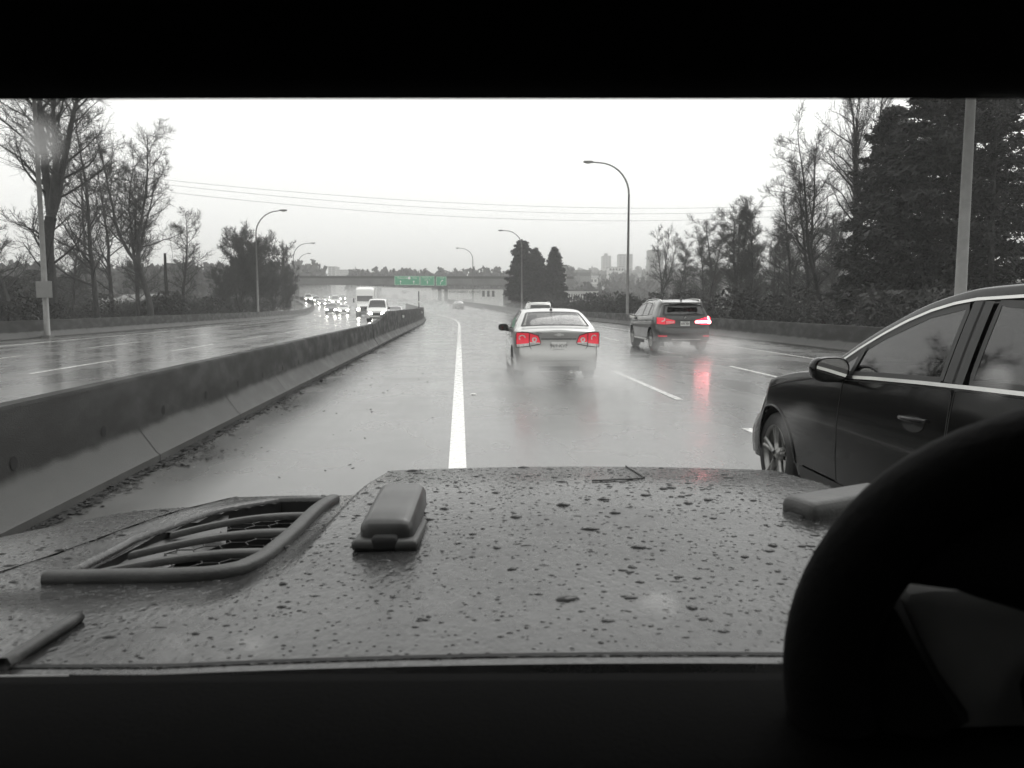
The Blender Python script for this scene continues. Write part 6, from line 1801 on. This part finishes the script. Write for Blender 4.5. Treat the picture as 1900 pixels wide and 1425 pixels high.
# steering wheel
wc = np.array([0.349, 0.441, 1.318]); wa, wb = -0.0873, -0.3882
wu = np.array([math.cos(wb), math.sin(wb), 0]); wf = np.array([-math.sin(wb), math.cos(wb), 0])
ww = np.array([0, 0, 1]) * math.cos(wa) + wf * math.sin(wa); wnn = np.cross(wu, ww)
t = np.linspace(0, 2 * PI, 73)
RT = 0.0275
P = wc + (0.185 - RT) * (np.cos(t)[:, None] * wu + np.sin(t)[:, None] * ww)
q = MB(); q.tube(OW(P), RT, 16, cap=False); sw = q.build('steering_wheel', M['leather'], own)
def on_wheel(u, v, off=0.0):
    r = ray(u, v); o = np.array([0, 0, CAM_H]); k = np.dot(wc - o, wnn) / np.dot(r, wnn)
    return o + r * k + wnn * off
pts = [(1585, 1040), (1640, 1076), (1690, 1072), (1740, 1084), (1800, 1106), (1900, 1137), (1990, 1160), (2100, 1190), (2260, 1280), (2560, 1330), (2640, 1150), (2540, 900), (2300, 800), (2080, 790), (1900, 850), (1750, 930), (1640, 985)]
q = MB()
A_ = np.array([on_wheel(u, v) for u, v in pts]); cen = A_.mean(0); fdir = wnn * np.sign(np.dot(wnn, wc - np.array([0, 0, CAM_H])))
rings = [A_ + fdir * 0.022, A_ + fdir * 0.008, cen + (A_ - cen) * 0.94 - fdir * 0.004, cen + (A_ - cen) * 0.6 - fdir * 0.022, cen + (A_ - cen) * 0.02 - fdir * 0.028]
q.grid(OW(np.array(rings)), wrap=True); q.add(OW(rings[0]), [list(range(len(pts)))]); q.build('wheel_hub', M['leather'], sw, sharp=60)
pts = [(1590, 1070), (1640, 1084), (1668, 1122), (1705, 1190), (1745, 1262), (1800, 1345), (1700, 1380), (1560, 1330), (1530, 1180)]
q = MB(); A_ = np.array([on_wheel(u, v) for u, v in pts]); cen = A_.mean(0)
rings = [A_ + fdir * 0.020, A_ + fdir * 0.004, cen + (A_ - cen) * 0.9 - fdir * 0.008, cen + (A_ - cen) * 0.02 - fdir * 0.010]
q.grid(OW(np.array(rings)), wrap=True); q.add(OW(rings[0]), [list(range(len(pts)))]); q.build('wheel_spoke', M['leather'], sw, sharp=60)
q = MB(); q.rbox(OW((0.535, 0.535, 1.312)), (0.59, 0.10, 0.135), 0.03); q.build('instrument_panel', mat('grey instrument panel', 0.07, 0.7, var=0.15, scale=20), own)
q = MB(); q.tube(OW(np.array([wc + fdir * 0.02, wc + fdir * 0.10 - np.array([0, 0, 0.06]), wc + fdir * 0.16 - np.array([0, 0, 0.12])])), [0.045, 0.05, 0.05], 12); q.build('steering_column', M['dash'], own)

# ------------------------------------------------------------------ spray thrown up by the wheels, and the haze
def spray_mat(name, dens, nscale, soft=True, contrast=(0.35, 0.7)):
    m = bpy.data.materials.new(name); m.use_nodes = True; nt = m.node_tree; N, L = nt.nodes, nt.links
    N.remove(N['Principled BSDF']); out = N['Material Output']
    pv = N.new('ShaderNodeVolumePrincipled'); pv.inputs['Color'].default_value = (0.97, 0.97, 0.965, 1); pv.inputs['Anisotropy'].default_value = 0.2
    tc = N.new('ShaderNodeTexCoord')
    nz = N.new('ShaderNodeTexNoise'); nz.inputs['Scale'].default_value = nscale; nz.inputs['Detail'].default_value = 3
    L.new(tc.outputs['Object'], nz.inputs['Vector'])
    mr = N.new('ShaderNodeMapRange'); mr.inputs[1].default_value = contrast[0]; mr.inputs[2].default_value = contrast[1]; mr.inputs[4].default_value = dens
    L.new(nz.outputs[0], mr.inputs[0])
    src = mr.outputs[0]
    if soft:        # thins out towards the edge of the cloud
        ge = N.new('ShaderNodeTexCoord')
        mp = N.new('ShaderNodeVectorMath'); mp.operation = 'MULTIPLY_ADD'; mp.inputs[1].default_value = (2, 2, 2); mp.inputs[2].default_value = (-1, -1, -1)
        L.new(ge.outputs['Generated'], mp.inputs[0])
        ln = N.new('ShaderNodeVectorMath'); ln.operation = 'LENGTH'; L.new(mp.outputs[0], ln.inputs[0])
        fr = N.new('ShaderNodeMapRange'); fr.interpolation_type = 'SMOOTHSTEP'; fr.inputs[1].default_value = 1.0; fr.inputs[2].default_value = 0.25; fr.inputs[3].default_value = 0.0; fr.inputs[4].default_value = 1.0
        L.new(ln.outputs['Value'], fr.inputs[0])
        mu = N.new('ShaderNodeMath'); mu.operation = 'MULTIPLY'; L.new(src, mu.inputs[0]); L.new(fr.outputs[0], mu.inputs[1]); src = mu.outputs[0]
    L.new(src, pv.inputs['Density']); L.new(pv.outputs[0], out.inputs['Volume'])
    return m
def spray(name, c, r, rz, dens, nscale=1.1, contrast=(0.35, 0.7)):
    q = MB(); q.ball((0, 0, 0), r, 18, 12)
    o = q.build(name, spray_mat(name, dens, nscale, True, contrast))
    o.location = c; o.rotation_euler = (0, 0, rz)
    return struct(o, 'stuff')
for root, L0, dn in ((r1, 0.85, 0.68), (r2, 0.95, 0.72)):
    b = np.array(root.location); hd_ = root.rotation_euler.z
    f_ = np.array([-math.sin(hd_), math.cos(hd_), 0]); s_ = np.array([math.cos(hd_), math.sin(hd_), 0])
    for sg in (-1, 1):
        spray('wheel_spray', tuple(b + f_ * -0.9 + s_ * sg * 0.72 + np.array([0, 0, 0.20])), (0.75, 2.6, 0.44), hd_, dn * 1.25)
    spray('wheel_spray', tuple(b + f_ * -2.6 + np.array([0, 0, 0.22])), (1.9, 5.0, 0.75), hd_, dn * 0.40)
    spray('wheel_spray', tuple(b + f_ * 2.4 - s_ * 1.0 + np.array([0, 0, 0.25])), (0.55, 2.6, 0.5), hd_, dn * 0.5)
# mist hanging over the busy far lanes
q = MB(); ss_ = np.arange(70, 330, 8.0); G = []
prof = [(-18.5, 0.05), (-17.5, 2.2), (-10, 4.2), (0, 3.8), (9, 2.6), (12.3, 0.8), (12.4, 0.05)]
for i, s in enumerate(ss_):
    k = min(1, (s - 62) / 60)
    G.append([road(s, r, 0.02 + z * (0.25 + 0.75 * k)) for r, z in prof])
G = np.array(G); q.grid(G, wrap=True)
q.add(G[0], [list(range(7))]); q.add(G[-1], [list(range(7))[::-1]])
struct(q.build('road_mist', spray_mat('road_mist', 0.0105, 0.05, False, (0.25, 0.75)), smooth=False, weld=True), 'stuff')
# even haze over the whole place
hm = bpy.data.materials.new('haze'); hm.use_nodes = True; nt = hm.node_tree; nt.nodes.remove(nt.nodes['Principled BSDF'])
pv = nt.nodes.new('ShaderNodeVolumePrincipled'); pv.inputs['Density'].default_value = 0.0011; pv.inputs['Color'].default_value = (0.96, 0.96, 0.95, 1); pv.inputs['Anisotropy'].default_value = 0.0
nt.links.new(pv.outputs[0], nt.nodes['Material Output'].inputs['Volume'])
q = MB(); q.box((0, 1690, 48), (5200, 4700, 112)); struct(q.build('haze', hm, smooth=False), 'stuff')
